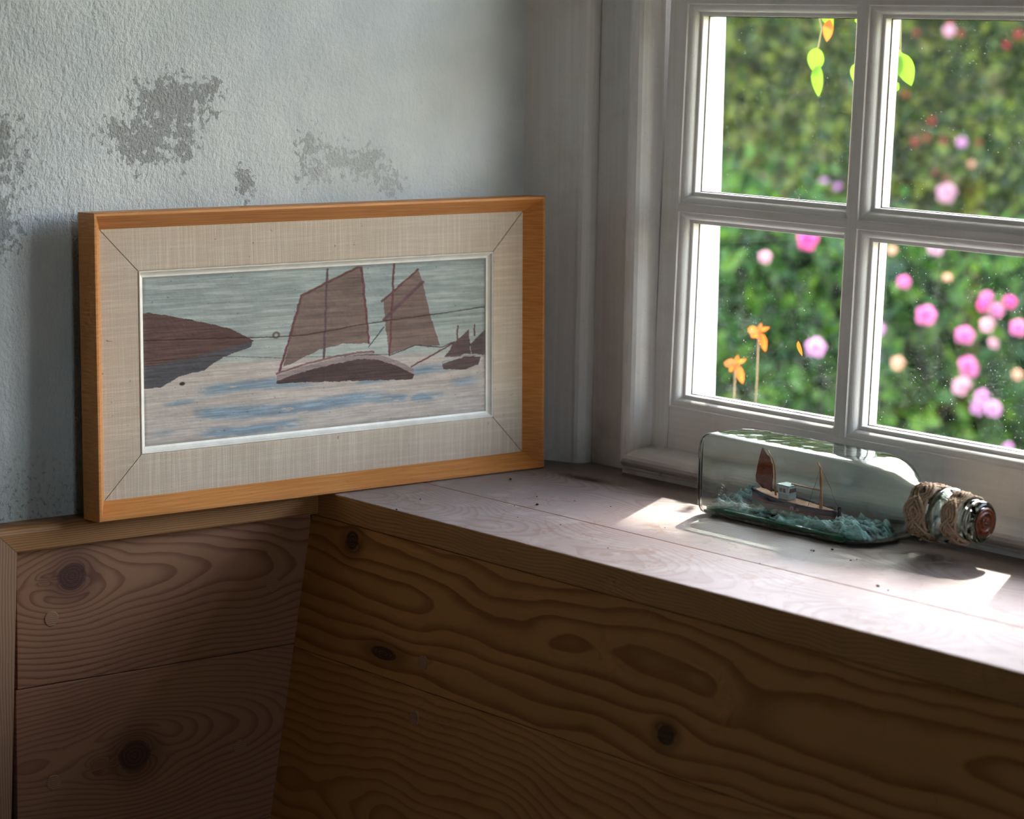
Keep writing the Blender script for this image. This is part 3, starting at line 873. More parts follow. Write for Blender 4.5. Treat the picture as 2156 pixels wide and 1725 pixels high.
    lay((1-sm(edge_dist+(blot-0.5)*0.03, 0.0, 0.03))*0.55, (0.16, 0.135, 0.11), 0.1)  # darker towards the edges of the panel
    C *= (1+(strk2[..., None]-0.5)*0.30+(vnoise(50, 40, 9, 3)[..., None]-0.5)*0.22)
    Hh = (strk2-0.5)*0.00022+(vnoise(120, 60, 40, 2)-0.5)*0.00018-crack*0.0005-crack2*0.0003
    V = np.stack([np.full_like(S, FD-0.0176)+Hh, u0+S*(u1-u0), w1-T*(w1-w0)], -1).reshape(-1, 3)
    idx = np.arange(nu*nv).reshape(nv, nu)
    F = np.stack([idx[:-1, :-1], idx[1:, :-1], idx[1:, 1:], idx[:-1, 1:]], -1).reshape(-1, 4)
    me = bpy.data.meshes.new('painted_panel')
    me.vertices.add(len(V)); me.vertices.foreach_set('co', V.ravel())
    me.loops.add(F.size); me.loops.foreach_set('vertex_index', F.ravel().astype(np.int32))
    me.polygons.add(len(F)); me.polygons.foreach_set('loop_start', np.arange(0, F.size, 4, dtype=np.int32))
    me.update(calc_edges=True)
    me.polygons.foreach_set('use_smooth', np.ones(len(F), dtype=bool))
    at = me.color_attributes.new('paint', 'FLOAT_COLOR', 'POINT')
    at.data.foreach_set('color', np.concatenate([np.clip(C*1.06, 0, 1).reshape(-1, 3), np.ones((nu*nv, 1))], 1).ravel().astype(np.float32))
    m = Mat('oil_paint', 0.6, 0.15)
    an = m.nt.nodes.new('ShaderNodeAttribute'); an.attribute_name = 'paint'
    m.color(an.outputs['Color'])
    m.bump(m.noise(m.vec(m.x, m.y*260, m.z*900), 1.0, 3, 0.6), 0.2, 0.0005)
    me.materials.append(m.m)
    o = bpy.data.objects.new('painted_panel', me); COL.objects.link(o); o.parent = pic
    tag(o, 'weathered painted board with brown-sailed boats on a pale sea')
painting()

# ------------------------------------------------------------------ bottle
BY, BZ, HB = 0.2150, 0.0325, 0.0325
bot = empty('glass_bottle', (0.40, BY, 0.0))
tag(bot, 'clear square glass bottle lying on the sill with rope-bound neck', 'bottle')
def BT(o):
    o.parent = bot; o.matrix_parent_inverse = Matrix.Translation((-0.40, -BY, 0)); return o
BGLASS = real_glass_mat()
def section(x, hw, p, n=56):
    out = []
    for j in range(n):
        t = 2*math.pi*j/n
        c, s = math.cos(t), math.sin(t)
        r = (abs(c)**p+abs(s)**p)**(-1.0/p)
        out.append((x, BY+hw*r*c, BZ+hw*r*s))
    return out
def body_rings(off):
    """outer profile: x, half width, squareness"""
    st = [(0.2702, 0.0270, 5), (0.2706, 0.0292, 6), (0.2718, 0.0311, 7), (0.2740, 0.0321, 7.5), (0.2775, 0.0325, 8), (0.30, 0.0325, 8.5), (0.34, 0.0325, 8.5), (0.38, 0.0325, 8.5), (0.412, 0.0325, 8),
          (0.422, 0.0324, 7), (0.431, 0.0319, 5.5), (0.439, 0.0308, 4.4), (0.446, 0.0290, 3.5), (0.452, 0.0266, 2.9), (0.457, 0.0240, 2.5), (0.462, 0.0216, 2.25), (0.467, 0.0198, 2.1), (0.473, 0.0186, 2.0), (0.480, 0.0180, 2.0),
          (0.496, 0.0172, 2.0)]
    return st
outer = [section(x, h, p) for x, h, p in body_rings(0)]
# ring and lip of the neck are part of the same glass
for x, r in ((0.4975, 0.0180), (0.4990, 0.0196), (0.5015, 0.0205), (0.5040, 0.0205), (0.5062, 0.0196), (0.5078, 0.0176), (0.5090, 0.0160), (0.5200, 0.0150), (0.5235, 0.0149), (0.5245, 0.0154), (0.5262, 0.0155), (0.5270, 0.0149),
             (0.5282, 0.0149), (0.5292, 0.0153), (0.5312, 0.0152), (0.5330, 0.0143), (0.5342, 0.0128), (0.5346, 0.0112)):
    outer.append(section(x, r, 2.0))
inner = []
for x, h, p in body_rings(0)[3:]:
    if x < 0.2735: continue
    inner.append(section(x+0.0006, h-0.0018, p))
inner = [section(0.2738, 0.0255, 5), section(0.2742, 0.0285, 6)] + inner + [section(0.534, 0.0110, 2.0)]
rings = outer + list(reversed(inner))
bb = BT(loft('bottle_body', rings, BGLASS, None, True, True, True))
bb.cycles.is_caustics_caster = True
# embossed maker's ring near the base
er = [(0.3005+0.0048*math.cos(t), 0.1824, 0.0235+0.0048*math.sin(t)) for t in np.linspace(0, 2*math.pi, 40, endpoint=False)]
EMB = bottle_glass_mat('embossed_glass', (0.86, 0.90, 0.89), (0.62, 0.68, 0.67))
BT(tube('embossed_mark', er, 0.00035, EMB, None, 6, closed=True))
fo = text_mesh('embossed_letter', 'B', 0.0072, 0.0002, EMB, True)
fo.location = (0.3005, 0.1823, 0.0235); fo.rotation_euler = (math.pi/2, 0, 0)
BT(fo)

def rope_mat():
    m = Mat('hemp_rope', 0.9, 0.1)
    n = m.noise(m.obj, 1500, 3, 0.7); b = m.noise(m.obj, 160, 3, 0.6)
    col = m.mix(n.step(0.3, 0.7), (0.27, 0.19, 0.125), (0.50, 0.40, 0.29))
    col = m.mix(b.step(0.4, 0.75)*0.4, col, (0.36, 0.25, 0.17))
    m.color(col); m.bump(n, 0.4, 0.0003)
    return m.m
ROPE = rope_mat()
def binding(xc, half, R, cords, bights, phase, cr):
    root = empty('rope_binding', (xc, BY, BZ)); BT(root)
    N = 620
    for c in range(cords):
        off = (c-(cords-1)/2)*cr*2.2
        pts = []
        for k in range(N):
            th = 2*math.pi*2*k/N
            ph = bights*th/2.0+phase
            dx = half*bights/2.0*math.cos(ph)
            L = math.hypot(dx, R)
            x = half*math.sin(ph)+off*R/L
            ang = th-off*dx/L/R
            r = R + 0.0010*math.sin(2*ph+0.5)
            pts.append((x, r*math.cos(ang), r*math.sin(ang)))
        tube('cord', pts, cr, ROPE, root, 9, lobes=3, twist=1900.0, lobe=0.24, closed=True)
    w = half+cords*cr*0.75; turns = int(2*w/(2*cr))
    pts = [(-w+2*w*k/(turns*48), (R-0.0014)*math.cos(2*math.pi*k/48), (R-0.0014)*math.sin(2*math.pi*k/48)) for k in range(turns*48+1)]
    tube('seizing', pts, cr, ROPE, root, 9, lobes=3, twist=1900.0, lobe=0.24)
    return root
binding(0.4850, 0.0062, 0.0197, 3, 7, 0.3, 0.00125)
binding(0.5150, 0.0044, 0.0176, 3, 7, 1.1, 0.00105)
# wax seal in the mouth
WAX = simple('sealing_wax', (0.115, 0.030, 0.011), 0.28, 0.5, 0.35, 300, 0.3)
seal = BT(lathe('wax_seal', [(-0.004, 0.0104), (0.0008, 0.0104), (0.0013, 0.0098), (0.0009, 0.0088), (0.0007, 0.0080), (0.0015, 0.0072), (0.0017, 0.0066), (0.0009, 0.0058), (0.0006, 0.0046), (0.0008, 0.0030), (0.0007, 0.0002)],
           (0.5345, BY, BZ), 'x', WAX, None, 40))
for k, (a, b, c, d) in enumerate(((-0.0030, 0.0036, -0.0030, -0.0036), (-0.0030, 0.0036, 0.0026, 0.0026), (0.0026, 0.0026, -0.0024, 0.0002), (-0.0024, 0.0002, 0.0032, -0.0022), (0.0032, -0.0022, -0.0030, -0.0036))):
    BT(tube('seal_relief', [(0.5354, BY+a, BZ+b), (0.5357, BY+(a+c)/2, BZ+(b+d)/2+0.0004), (0.5354, BY+c, BZ+d)], 0.0006, WAX, None, 6))

# ------------------------------------------------------------------ modelled sea
def sea_mat():
    m = Mat('sea_putty', 0.45, 0.4)
    n = m.noise(m.vec(m.x*70, m.y*150, m.z*150), 1.0, 4, 0.65, 0.8)
    at = m.nt.nodes.new('ShaderNodeAttribute'); at.attribute_name = 'crest'
    pt = Ex(m.nt, at.outputs['Fac'])+(n-0.5)*0.35
    col = m.mix(pt.step(0.05, 0.55), (0.015, 0.045, 0.052), (0.078, 0.23, 0.215))
    col = m.mix(pt.step(0.50, 0.95)*0.85, col, (0.32, 0.56, 0.53))
    m.color(col); m.bump(m.noise(m.vec(m.x*260, m.y*480, m.z*480), 1.0, 4, 0.7), 0.8, 0.0018)
    return m.m
sea = empty('modelled_sea', (0.35, BY, 0.003))
tag(sea, 'rough teal putty waves on the bottom inside the bottle', 'model sea')
def sea_mesh():
    nx, ny = 190, 64
    x0, x1, y0, y1 = 0.2788, 0.4420, BY-0.0266, BY+0.0266
    V = []; F = []; CR = []
    for i in range(nx):
        for j in range(ny):
            a, b = i/(nx-1), j/(ny-1)
            x = x0+(x1-x0)*a; y = y0+(y1-y0)*b
            if a > 0.85:
                sh = 1-0.42*((a-0.85)/0.15)**2
                y = BY+(y-BY)*sh
            fr = mnoise.fractal(Vector((x*60, y*95, 3.7)), 0.9, 2.2, 5)
            ridge = 1-abs(mnoise.noise(Vector((x*46+y*40+fr*0.3, y*78, 8.0))))
            fine = 1-abs(mnoise.noise(Vector((x*130+y*60+fr*0.4, y*190, 2.0))))
            h = 0.0034 + 0.0022*fr + 0.0044*ridge**6 + 0.0015*fine**5
            h += (0.0095+0.006*fr+0.004*fine**3)*math.exp(-((x-0.292)/0.016)**2)*b*b   # high seas at the back by the base
            h += 0.0022*math.exp(-((x-0.286)/0.012)**2)
            h += (0.0036+0.003*fr)*math.exp(-((x-0.412)/0.020)**2)*(0.3+0.7*(1-b))
            e = min(1.0, min(b, 1-b)/0.10)
            h *= 0.45+0.55*e
            h = max(0.0015, h)
            if a > 0.93: h *= max(0.12, 1-((a-0.93)/0.07)**2)
            V.append((x-0.35, y-BY, 0.0015+h)); CR.append(max(0.0, min(1.0, -0.02+0.62*ridge**6+0.42*fine**5+0.7*fr)))
    for i in range(nx-1):
        for j in range(ny-1):
            F.append((i*ny+j, (i+1)*ny+j, (i+1)*ny+j+1, i*ny+j+1))
    base = len(V)
    edge = [i*ny for i in range(nx)]+[(nx-1)*ny+j for j in range(1, ny)]+[i*ny+ny-1 for i in range(nx-2, -1, -1)]+[j for j in range(ny-2, 0, -1)]
    for k in edge:
        V.append((V[k][0], V[k][1], 0.0009)); CR.append(0.25)
    n = len(edge)
    for k in range(n):
        F.append((edge[k], base+k, base+(k+1) % n, edge[(k+1) % n]))
    o = mesh_obj('waves', V, F, sea_mat(), sea, True)
    at = o.data.attributes.new('crest', 'FLOAT', 'POINT'); at.data.foreach_set('value', CR)
sea_mesh()
GRN = simple('green_resin', (0.010, 0.20, 0.105), 0.15, 0.5, 0.3, 60)
GRN2 = GRN
box('resin_bed', (0.2790-0.35, -0.0274, 0.0006), (0.425-0.35, 0.0272, 0.0048), GRN, sea, 0.0014)

# ------------------------------------------------------------------ model ship
ship = empty('model_ship', (0.352, BY-0.002, 0.0104), (math.radians(2), math.radians(2.0), 0))
tag(ship, 'tiny fishing boat with red-brown mizzen sail inside the bottle', 'model ship')
NAVY = simple('hull_navy', (0.010, 0.014, 0.042), 0.6, 0.2, 0.2, 300)
TEAL = simple('hull_green', (0.11, 0.23, 0.22), 0.6, 0.2, 0.1, 200)
RED = simple('hull_red', (0.30, 0.015, 0.020), 0.6, 0.2)
DECK = simple('deck_wood', (0.42, 0.22, 0.10), 0.6, 0.3, 0.2, 400)
SPAR = simple('spar_wood', (0.46, 0.20, 0.055), 0.5, 0.4, 0.15, 500)
SAILM = simple('sail_cloth', (0.24, 0.060, 0.040), 0.85, 0.1, 0.15, 700, 0.3)
CABIN = simple('cabin_paint', (0.60, 0.68, 0.70), 0.4)
CABIN2 = simple('cabin_blue', (0.33, 0.45, 0.47), 0.4)
DARKW = simple('cabin_window', (0.03, 0.035, 0.045), 0.15)
WIRE = simple('thread', (0.05, 0.045, 0.04), 0.7)
def hull_part(name, zf0, zf1, mat, grow=0.0, cap=True):
    """slice of hull between height fractions; stern at -x, bow at +x"""
    n = 30; L0, L1 = -0.0430, 0.0445
    def half(a, f):
        w = 0.0090*(1-(max(0.0, a-0.45)/0.55)**2.2)**0.75 if a > 0.45 else 0.0090*(0.62+0.38*math.sin(min(1, a/0.45)*math.pi/2))
        return max(0.0002, w*(0.72+0.28*f)+grow)
    V = []; F = []
    def sheer(a): return 0.0098+0.0034*(1-a)**3+0.0010*a**3
    def zz(a, f): return -0.003+(sheer(a)+0.003)*f
    m = 4
    for i in range(n+1):
        a = i/n
        for k in range(m+1):
            f = zf0+(zf1-zf0)*k/m
            x = L0+(L1-L0)*a*(0.985+0.015*f)
            V.append((x, -half(a, f), zz(a, f)))
        for k in range(m, -1, -1):
            f = zf0+(zf1-zf0)*k/m
            x = L0+(L1-L0)*a*(0.985+0.015*f)
            V.append((x, half(a, f), zz(a, f)))
    w = 2*(m+1)
    for i in range(n):
        for k in range(w):
            k2 = (k+1) % w
            F.append((i*w+k, (i+1)*w+k, (i+1)*w+k2, i*w+k2))
    F.append(tuple(reversed(range(w)))); F.append(tuple(n*w+k for k in range(w)))
    return mesh_obj(name, V, F, mat, ship, False), zz, half, L0, L1
hull_part('hull_bottom', 0.0, 0.52, TEAL)
hull_part('hull_stripe', 0.515, 0.60, RED, 0.00035)
_, zz, half, L0, L1 = hull_part('hull_topside', 0.595, 0.90, NAVY)
V = []; F = []
for i in range(31):
    a = i/30; x = L0+(L1-L0)*a
    V += [(x, -half(a, 0.9)*0.93, zz(a, 0.905)), (x, half(a, 0.9)*0.93, zz(a, 0.905))]
for i in range(30): F.append((2*i, 2*i+2, 2*i+3, 2*i+1))
mesh_obj('deck', V, F, DECK, ship)
for s in (-1, 1):
    tube('bulwark', [(L0+(L1-L0)*i/30, s*half(i/30, 0.95), zz(i/30, 0.95)) for i in range(31)], 0.00075, NAVY, ship, 6)
lathe('stem_post', [(-0.004, 0.0012), (0.0045, 0.0014), (0.0058, 0.0012)], (0.0440, 0, 0.0075), 'z', NAVY, ship, 10)
box('bow_fender', (0.0435, -0.0010, 0.0040), (0.0462, 0.0010, 0.0054), RED, ship, 0.0004)
# wheelhouse
wh = empty('wheelhouse', (-0.0105, 0, 0.0098)); wh.parent = ship
bm = bmesh.new(); bm_box(bm, (-0.0052, -0.0042, 0.0), (0.0056, 0.0042, 0.0044)); bm_obj('lower_house', bm, CABIN2, wh)
bm = bmesh.new(); bm_box(bm, (-0.0052, -0.0046, 0.0044), (0.0052, 0.0046, 0.0104))
for v in bm.verts:
    if v.co.x > 0 and v.co.z > 0.008: v.co.x += 0.0012
bm_obj('upper_house', bm, CABIN, wh)
for a in (-0.0033, 0.0003):
    box('window', (a, -0.0049, 0.0056), (a+0.0026, -0.0043, 0.0088), DARKW, wh)
bm = bmesh.new(); bm_box(bm, (0.0050, -0.0034, 0.0058), (0.0066, 0.0034, 0.0088)); bm_obj('window', bm, DARKW, wh)
box('roof', (-0.0058, -0.0052, 0.0105), (0.0070, 0.0052, 0.0114), simple('cabin_roof', (0.20, 0.36, 0.30), 0.5), wh, 0.0003)
# masts, boom, sail
tube('mizzen_mast', [(-0.0225, 0, 0.0085), (-0.0236, 0, 0.020), (-0.0244, 0, 0.032), (-0.0262, 0, 0.0385), (-0.0318, 0, 0.0455)], lambda t: 0.00085-0.00045*t, SPAR, ship, 8)
tube('main_mast', [(0.0258, 0, 0.0085), (0.0250, 0, 0.024), (0.0244, 0, 0.034), (0.0236, 0, 0.0405), (0.0214, 0, 0.0455)], lambda t: 0.00125-0.0006*t, SPAR, ship, 8)
tube('boom', [(-0.0060, 0, 0.0222), (0.0245, 0, 0.0226)], 0.00065, SPAR, ship, 8)
sail_pts = [(-0.0268, 0.0118), (-0.0262, 0.0250), (-0.0272, 0.0345), (-0.0310, 0.0410), (-0.0380, 0.0468), (-0.0403, 0.0405), (-0.0430, 0.0310), (-0.0448, 0.0215), (-0.0440, 0.0170), (-0.0385, 0.0145)]
V = []; F = []
cx = sum(p[0] for p in sail_pts)/len(sail_pts); cz = sum(p[1] for p in sail_pts)/len(sail_pts)
for yy in (-0.00025, 0.00025):
    V += [(p[0], yy, p[1]) for p in sail_pts] + [(cx, yy+0.0012, cz)]
n = len(sail_pts)
for j in range(n):
    k = (j+1) % n
    F += [(j, k, n), (n+1+k, n+1+j, 2*n+1), (j, n+1+j, n+1+k, k)]
mesh_obj('sail', V, F, SAILM, ship, False)
for a, b in (((0.0240, -0.0006, 0.0400), (0.0175, -0.0060, 0.0100)), ((0.0222, 0, 0.0440), (0.0425, 0, 0.0130)), ((0.0240, 0.0006, 0.040), (0.0175, 0.006, 0.0100)), ((-0.0318, 0, 0.0455), (-0.0375, 0, 0.0462))):
    tube('rigging_line', [a, tuple((a[i]+b[i])/2+(0.0004 if i == 0 else 0) for i in range(3)), b], 0.00013, WIRE, ship, 5)
lathe('stern_bollard', [(0, 0.0005), (0.0022, 0.0005), (0.0024, 0.0007), (0.003, 0.0006)], (-0.0400, -0.0045, 0.0105), 'z', CABIN, ship, 8)
lathe('bow_bollard', [(0, 0.0006), (0.0030, 0.0005), (0.0034, 0.0003)], (0.0415, 0, 0.0100), 'z', simple('brass', (0.45, 0.33, 0.12), 0.35), ship, 8)
to = text_mesh('hull_lettering', 'PS  19', 0.0036, 0.00004, simple('white_lettering', (0.55, 0.55, 0.55), 0.6)); to.parent = ship
to.location = (0.0020, -0.0091, 0.0050); to.rotation_euler = (math.pi/2, 0, 0)

# ------------------------------------------------------------------ crumbs on the sill
def crumbs():
    bm = bmesh.new()
    for px, py, r in ((1131, 1064, 0.0012), (1075, 1010, 0.0010), (1130, 1047, 0.0006), (1210, 1056, 0.0005), (835, 1074, 0.0008), (885, 1052, 0.0006), (1083, 1066, 0.0005), (1286, 1068, 0.0005), (1713, 1161, 0.0008), (1708, 1160, 0.0006),
                      (1752, 1158, 0.0008), (1791, 1181, 0.0006), (1804, 1179, 0.0005), (1848, 1235, 0.0010), (1870, 1244, 0.0005), (1280, 1155, 0.0004), (1090, 1090, 0.0004), (1400, 1112, 0.0004), (1180, 1106, 0.0005), (1600, 1187, 0.0004)):
        p = unproject(px, py, 2, 0.0)
        mat = Matrix.Translation((p.x, p.y, r*0.6)) @ Matrix.Diagonal((1.0+random.random()*0.8, 1.0, 0.7, 1)) @ Matrix.Rotation(random.random()*3, 4, 'Z')
        res = bmesh.ops.create_icosphere(bm, subdivisions=1, radius=r, matrix=mat)
        for v in res['verts']: v.co += Vector((random.uniform(-1, 1), random.uniform(-1, 1), 0))*r*0.25
    o = bm_obj('dirt_crumbs', bm, simple('crumb', (0.07, 0.045, 0.03), 0.9, 0.1, 0.3, 800))
    tag(o, 'tiny dark crumbs of dirt scattered on the sill', 'dirt', kind='stuff')
crumbs()

# ------------------------------------------------------------------ garden
def leaves_mesh(name, P, N, size, mat, parent=None, aspect=0.55):
    """P positions, N facing directions; each leaf is a folded six-sided blade"""
    n = len(P)
    N = N/np.linalg.norm(N, axis=1, keepdims=True)
    A = RNG.normal(size=(n, 3)); A -= N*(A*N).sum(1, keepdims=True); A /= np.linalg.norm(A, axis=1, keepdims=True)
    B = np.cross(N, A)
    s = size[:, None] if np.ndim(size) else np.full((n, 1), size)
    tmpl = [(-0.5, 0, 0), (-0.12, aspect*0.5, 0.10), (0.22, aspect*0.40, 0.08), (0.5, 0, -0.06), (0.22, -aspect*0.40, 0.08), (-0.12, -aspect*0.5, 0.10), (0.05, 0, 0.0)]
    V = np.stack([P + s*(A*a+B*b+N*c) for a, b, c in tmpl], 1).reshape(-1, 3)
    fs = [(0, 6, 1), (1, 6, 2), (2, 6, 3), (3, 6, 4), (4, 6, 5), (5, 6, 0)]
    base = (np.arange(n)*7)[:, None, None]
    F = (base+np.array(fs)[None]).reshape(-1, 3)
    me = bpy.data.meshes.new(name)
    me.vertices.add(len(V)); me.vertices.foreach_set('co', V.ravel())
    me.loops.add(F.size); me.loops.foreach_set('vertex_index', F.ravel().astype(np.int32))
    me.polygons.add(len(F)); me.polygons.foreach_set('loop_start', np.arange(0, F.size, 3, dtype=np.int32))
    me.update(calc_edges=True)
    me.polygons.foreach_set('use_smooth', np.ones(len(F), dtype=bool))
    me.materials.append(mat)
    o = bpy.data.objects.new(name, me); COL.objects.link(o)
    if parent: o.parent = parent
    return o

GREEN_A = leaf_mat('hedge_leaf', [(0.014, 0.032, 0.006), (0.030, 0.062, 0.008), (0.068, 0.112, 0.010), (0.18, 0.225, 0.018), (0.10, 0.085, 0.03)], 0.45)
GREEN_B = leaf_mat('rose_leaf', [(0.006, 0.026, 0.006), (0.018, 0.062, 0.010), (0.042, 0.125, 0.014), (0.11, 0.22, 0.018)], 0.45)
STEM = simple('garden_stem', (0.16, 0.11, 0.06), 0.8, 0.2, 0.3, 40)
STEMG = simple('green_stem', (0.03, 0.06, 0.015), 0.8, 0.2, 0.3, 40)
SOIL = simple('garden_soil', (0.07, 0.09, 0.03), 0.95, 0.1, 0.4, 9)
GZ = -0.95
tag(box('ground', (-11, 0.5, GZ-0.05), (8, 11, GZ), SOIL), 'dark green planted ground outside the window', kind='structure')

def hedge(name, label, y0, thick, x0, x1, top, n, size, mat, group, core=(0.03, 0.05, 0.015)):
    root = empty(name, ((x0+x1)/2, y0, GZ)); off = Vector(((x0+x1)/2, y0, GZ))
    tag(root, label, 'hedge', group)
    nx, nz = 70, 36
    V = []; F = []
    for i in range(nx):
        for j in range(nz):
            x = x0+(x1-x0)*i/(nx-1); z = GZ+(top-0.12-GZ)*j/(nz-1)
            b = mnoise.fractal(Vector((x*1.6, z*1.6, y0)), 1.0, 2.0, 4)
            V.append((x-off.x, thick*0.55+b*0.22, z-off.z))
    for i in range(nx-1):
        for j in range(nz-1):
            F.append((i*nz+j, (i+1)*nz+j, (i+1)*nz+j+1, i*nz+j+1))
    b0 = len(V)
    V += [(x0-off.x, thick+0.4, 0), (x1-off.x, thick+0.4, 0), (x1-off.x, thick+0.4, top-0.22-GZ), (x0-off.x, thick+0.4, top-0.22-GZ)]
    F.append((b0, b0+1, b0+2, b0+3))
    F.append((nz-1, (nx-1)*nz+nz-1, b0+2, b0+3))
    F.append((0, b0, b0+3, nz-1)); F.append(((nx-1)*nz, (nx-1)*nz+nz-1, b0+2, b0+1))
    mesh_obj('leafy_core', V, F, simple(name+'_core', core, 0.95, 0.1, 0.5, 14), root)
    X = RNG.uniform(x0, x1, n); Z = RNG.uniform(GZ, top, n)
    cl = np.array([mnoise.fractal(Vector((x*1.6, z*1.6, y0)), 1.0, 2.0, 4) for x, z in zip(X, Z)])
    D = RNG.random(n)**0.7*thick*0.6
    Y = thick*0.55+cl*0.22-D*0.9
    up = RNG.random(n) < 0.16                     # leaves over the rounded top
    Z = np.where(up, top-0.10+RNG.normal(size=n)*0.05+cl*0.12, Z)
    Y = np.where(up, thick*0.3+RNG.random(n)*(thick+0.2), Y)
    P = np.stack([X-off.x, Y, Z-off.z], 1)
    N = RNG.normal(size=(n, 3))*0.75+np.array([0.25, -0.9, 0.55])
    o = leaves_mesh('foliage', P, N, size*(0.6+0.8*RNG.random(n)), mat, root)
    o['kind'] = 'stuff'
    return root
hedge('garden_hedge', 'tall olive-green hedge filling the upper window panes', 4.7, 0.55, -8.0, 0.4, 1.9, 60000, 0.042, GREEN_A, None)
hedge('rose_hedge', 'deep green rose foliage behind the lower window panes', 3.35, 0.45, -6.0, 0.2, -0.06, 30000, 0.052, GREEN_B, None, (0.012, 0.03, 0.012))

# blooms
def bloom_mesh(name, seed):
    r = random.Random(seed); V = []; F = []
    for layer, (n, rad, lift, ln) in enumerate(((5, 0.34, 0.10, 0.62), (5, 0.22, 0.26, 0.52), (4, 0.10, 0.40, 0.40))):
        for k in range(n):
            a = 2*math.pi*(k+0.5*layer+r.random()*0.2)/n
            ca, sa = math.cos(a), math.sin(a); b = len(V)
            for (d, w, h) in ((0.02, 0.05, 0.0), (rad*0.9, ln*0.42, lift*0.7+0.10), (rad+ln*0.30, ln*0.46, lift+0.24), (rad+ln*0.50, ln*0.16, lift+0.20)):
                for s in (-1, 0, 1):
                    V.append((ca*d-sa*w*s, sa*d+ca*w*s, h-(0.06 if s == 0 else 0.0)+r.random()*0.03))
            for i in range(3):
                for j in range(2):
                    F.append((b+i*3+j, b+i*3+j+1, b+i*3+j+4, b+i*3+j+3))
    me = bpy.data.meshes.new(name); me.from_pydata(V, [], F); me.update()
    me.polygons.foreach_set('use_smooth', [True]*len(me.polygons))
    return me
PETALS = {k: leaf_mat('petal_'+k, [c, tuple(min(1, v*1.25) for v in c)], 0.5) for k, c in dict(
    hot=(0.66, 0.08, 0.27), pink=(0.62, 0.17, 0.36), pale=(0.66, 0.36, 0.42), lilac=(0.58, 0.28, 0.48), peach=(0.72, 0.42, 0.28), red=(0.32, 0.03, 0.035)).items()}
BLOOMS = {k: bloom_mesh('bloom_'+k, i) for i, k in enumerate(PETALS)}
for k in BLOOMS: BLOOMS[k].materials.append(PETALS[k])
HIPM = STEM
rose = empty('rose_bush', (-2.2, 3.05, GZ))
tag(rose, 'rose bush with pink blooms seen through the lower panes', 'rose bush')
red_root = empty('fuchsia_bush', (-3.3, 4.40, GZ))
tag(red_root, 'bush with small red flowers seen through the upper panes', 'flowering bush')
def bloom(px, py, size_px, kind, y, root, stem=True):
    p = unproject(px, py, 1, y)
    dist = (p-CAMPOS).length
    s = size_px*dist/FPX/(1.55 if kind != 'red' else 2.0)
    o = bpy.data.objects.new('flower', BLOOMS[kind]); COL.objects.link(o)
    o.parent = root
    o.location = p-root.location; o.scale = (s, s, s)
    d = (CAMPOS-p).normalized()+Vector((random.uniform(-.5, .5), random.uniform(-.3, .3), random.uniform(-.1, .7)))
    o.rotation_euler = d.to_track_quat('Z', 'Y').to_euler()
    if stem:
        q = p-root.location
        tube('stem', [q+Vector((0, 0.004, -s*0.05)), q+Vector((0.02, 0.05, -0.10)), q+Vector((0.03, 0.12, -0.32))], 0.0013, STEMG, root, 5)
for a in ((1698, 505, 52, 'hot'), (1610, 543, 30, 'pale'), (1715, 732, 48, 'lilac'), (1968, 525, 44, 'pale'), (1947, 663, 50, 'pink'), (1903, 595, 32, 'pink'), (2078, 630, 34, 'pink'), (2068, 644, 30, 'hot'), (2095, 655, 36, 'pink'),
          (2125, 640, 36, 'hot'), (2145, 690, 40, 'pink'), (2030, 710, 48, 'pink'), (2080, 685, 36, 'pale'), (2090, 725, 28, 'pale'), (2035, 775, 54, 'pink'), (2028, 817, 50, 'pale'), (2068, 835, 38, 'lilac'), (2062, 860, 40, 'lilac'),
          (2088, 862, 42, 'lilac'), (1850, 695, 34, 'lilac'), (1880, 530, 24, 'peach'), (1995, 588, 24, 'peach'), (1893, 765, 34, 'peach'), (2125, 945, 30, 'lilac'), (2140, 790, 26, 'peach')):
    bloom(*a, 2.90+random.uniform(-0.06, 0.1), rose)
for a in ((1993, 408, 50, 'pale'), (2025, 300, 26, 'lilac'), (1985, 297, 20, 'red'), (2002, 40, 24, 'red'), (1950, 290, 22, 'red'), (1925, 300, 26, 'red'), (1970, 365, 20, 'red'), (1990, 375, 18, 'red'), (1930, 70, 20, 'red'), (2022, 72, 22, 'red'),
          (2145, 75, 30, 'red'), (2118, 95, 24, 'red'), (1735, 385, 22, 'lilac'), (1765, 395, 20, 'lilac'), (1648, 410, 18, 'red'), (1905, 200, 20, 'red'), (1962, 255, 24, 'red'), (2060, 300, 18, 'red'), (1998, 65, 30, 'pale'), (2045, 345, 18, 'peach')):
    bloom(*a, 4.36+random.uniform(-0.05, 0.1), red_root, a[2] > 40)

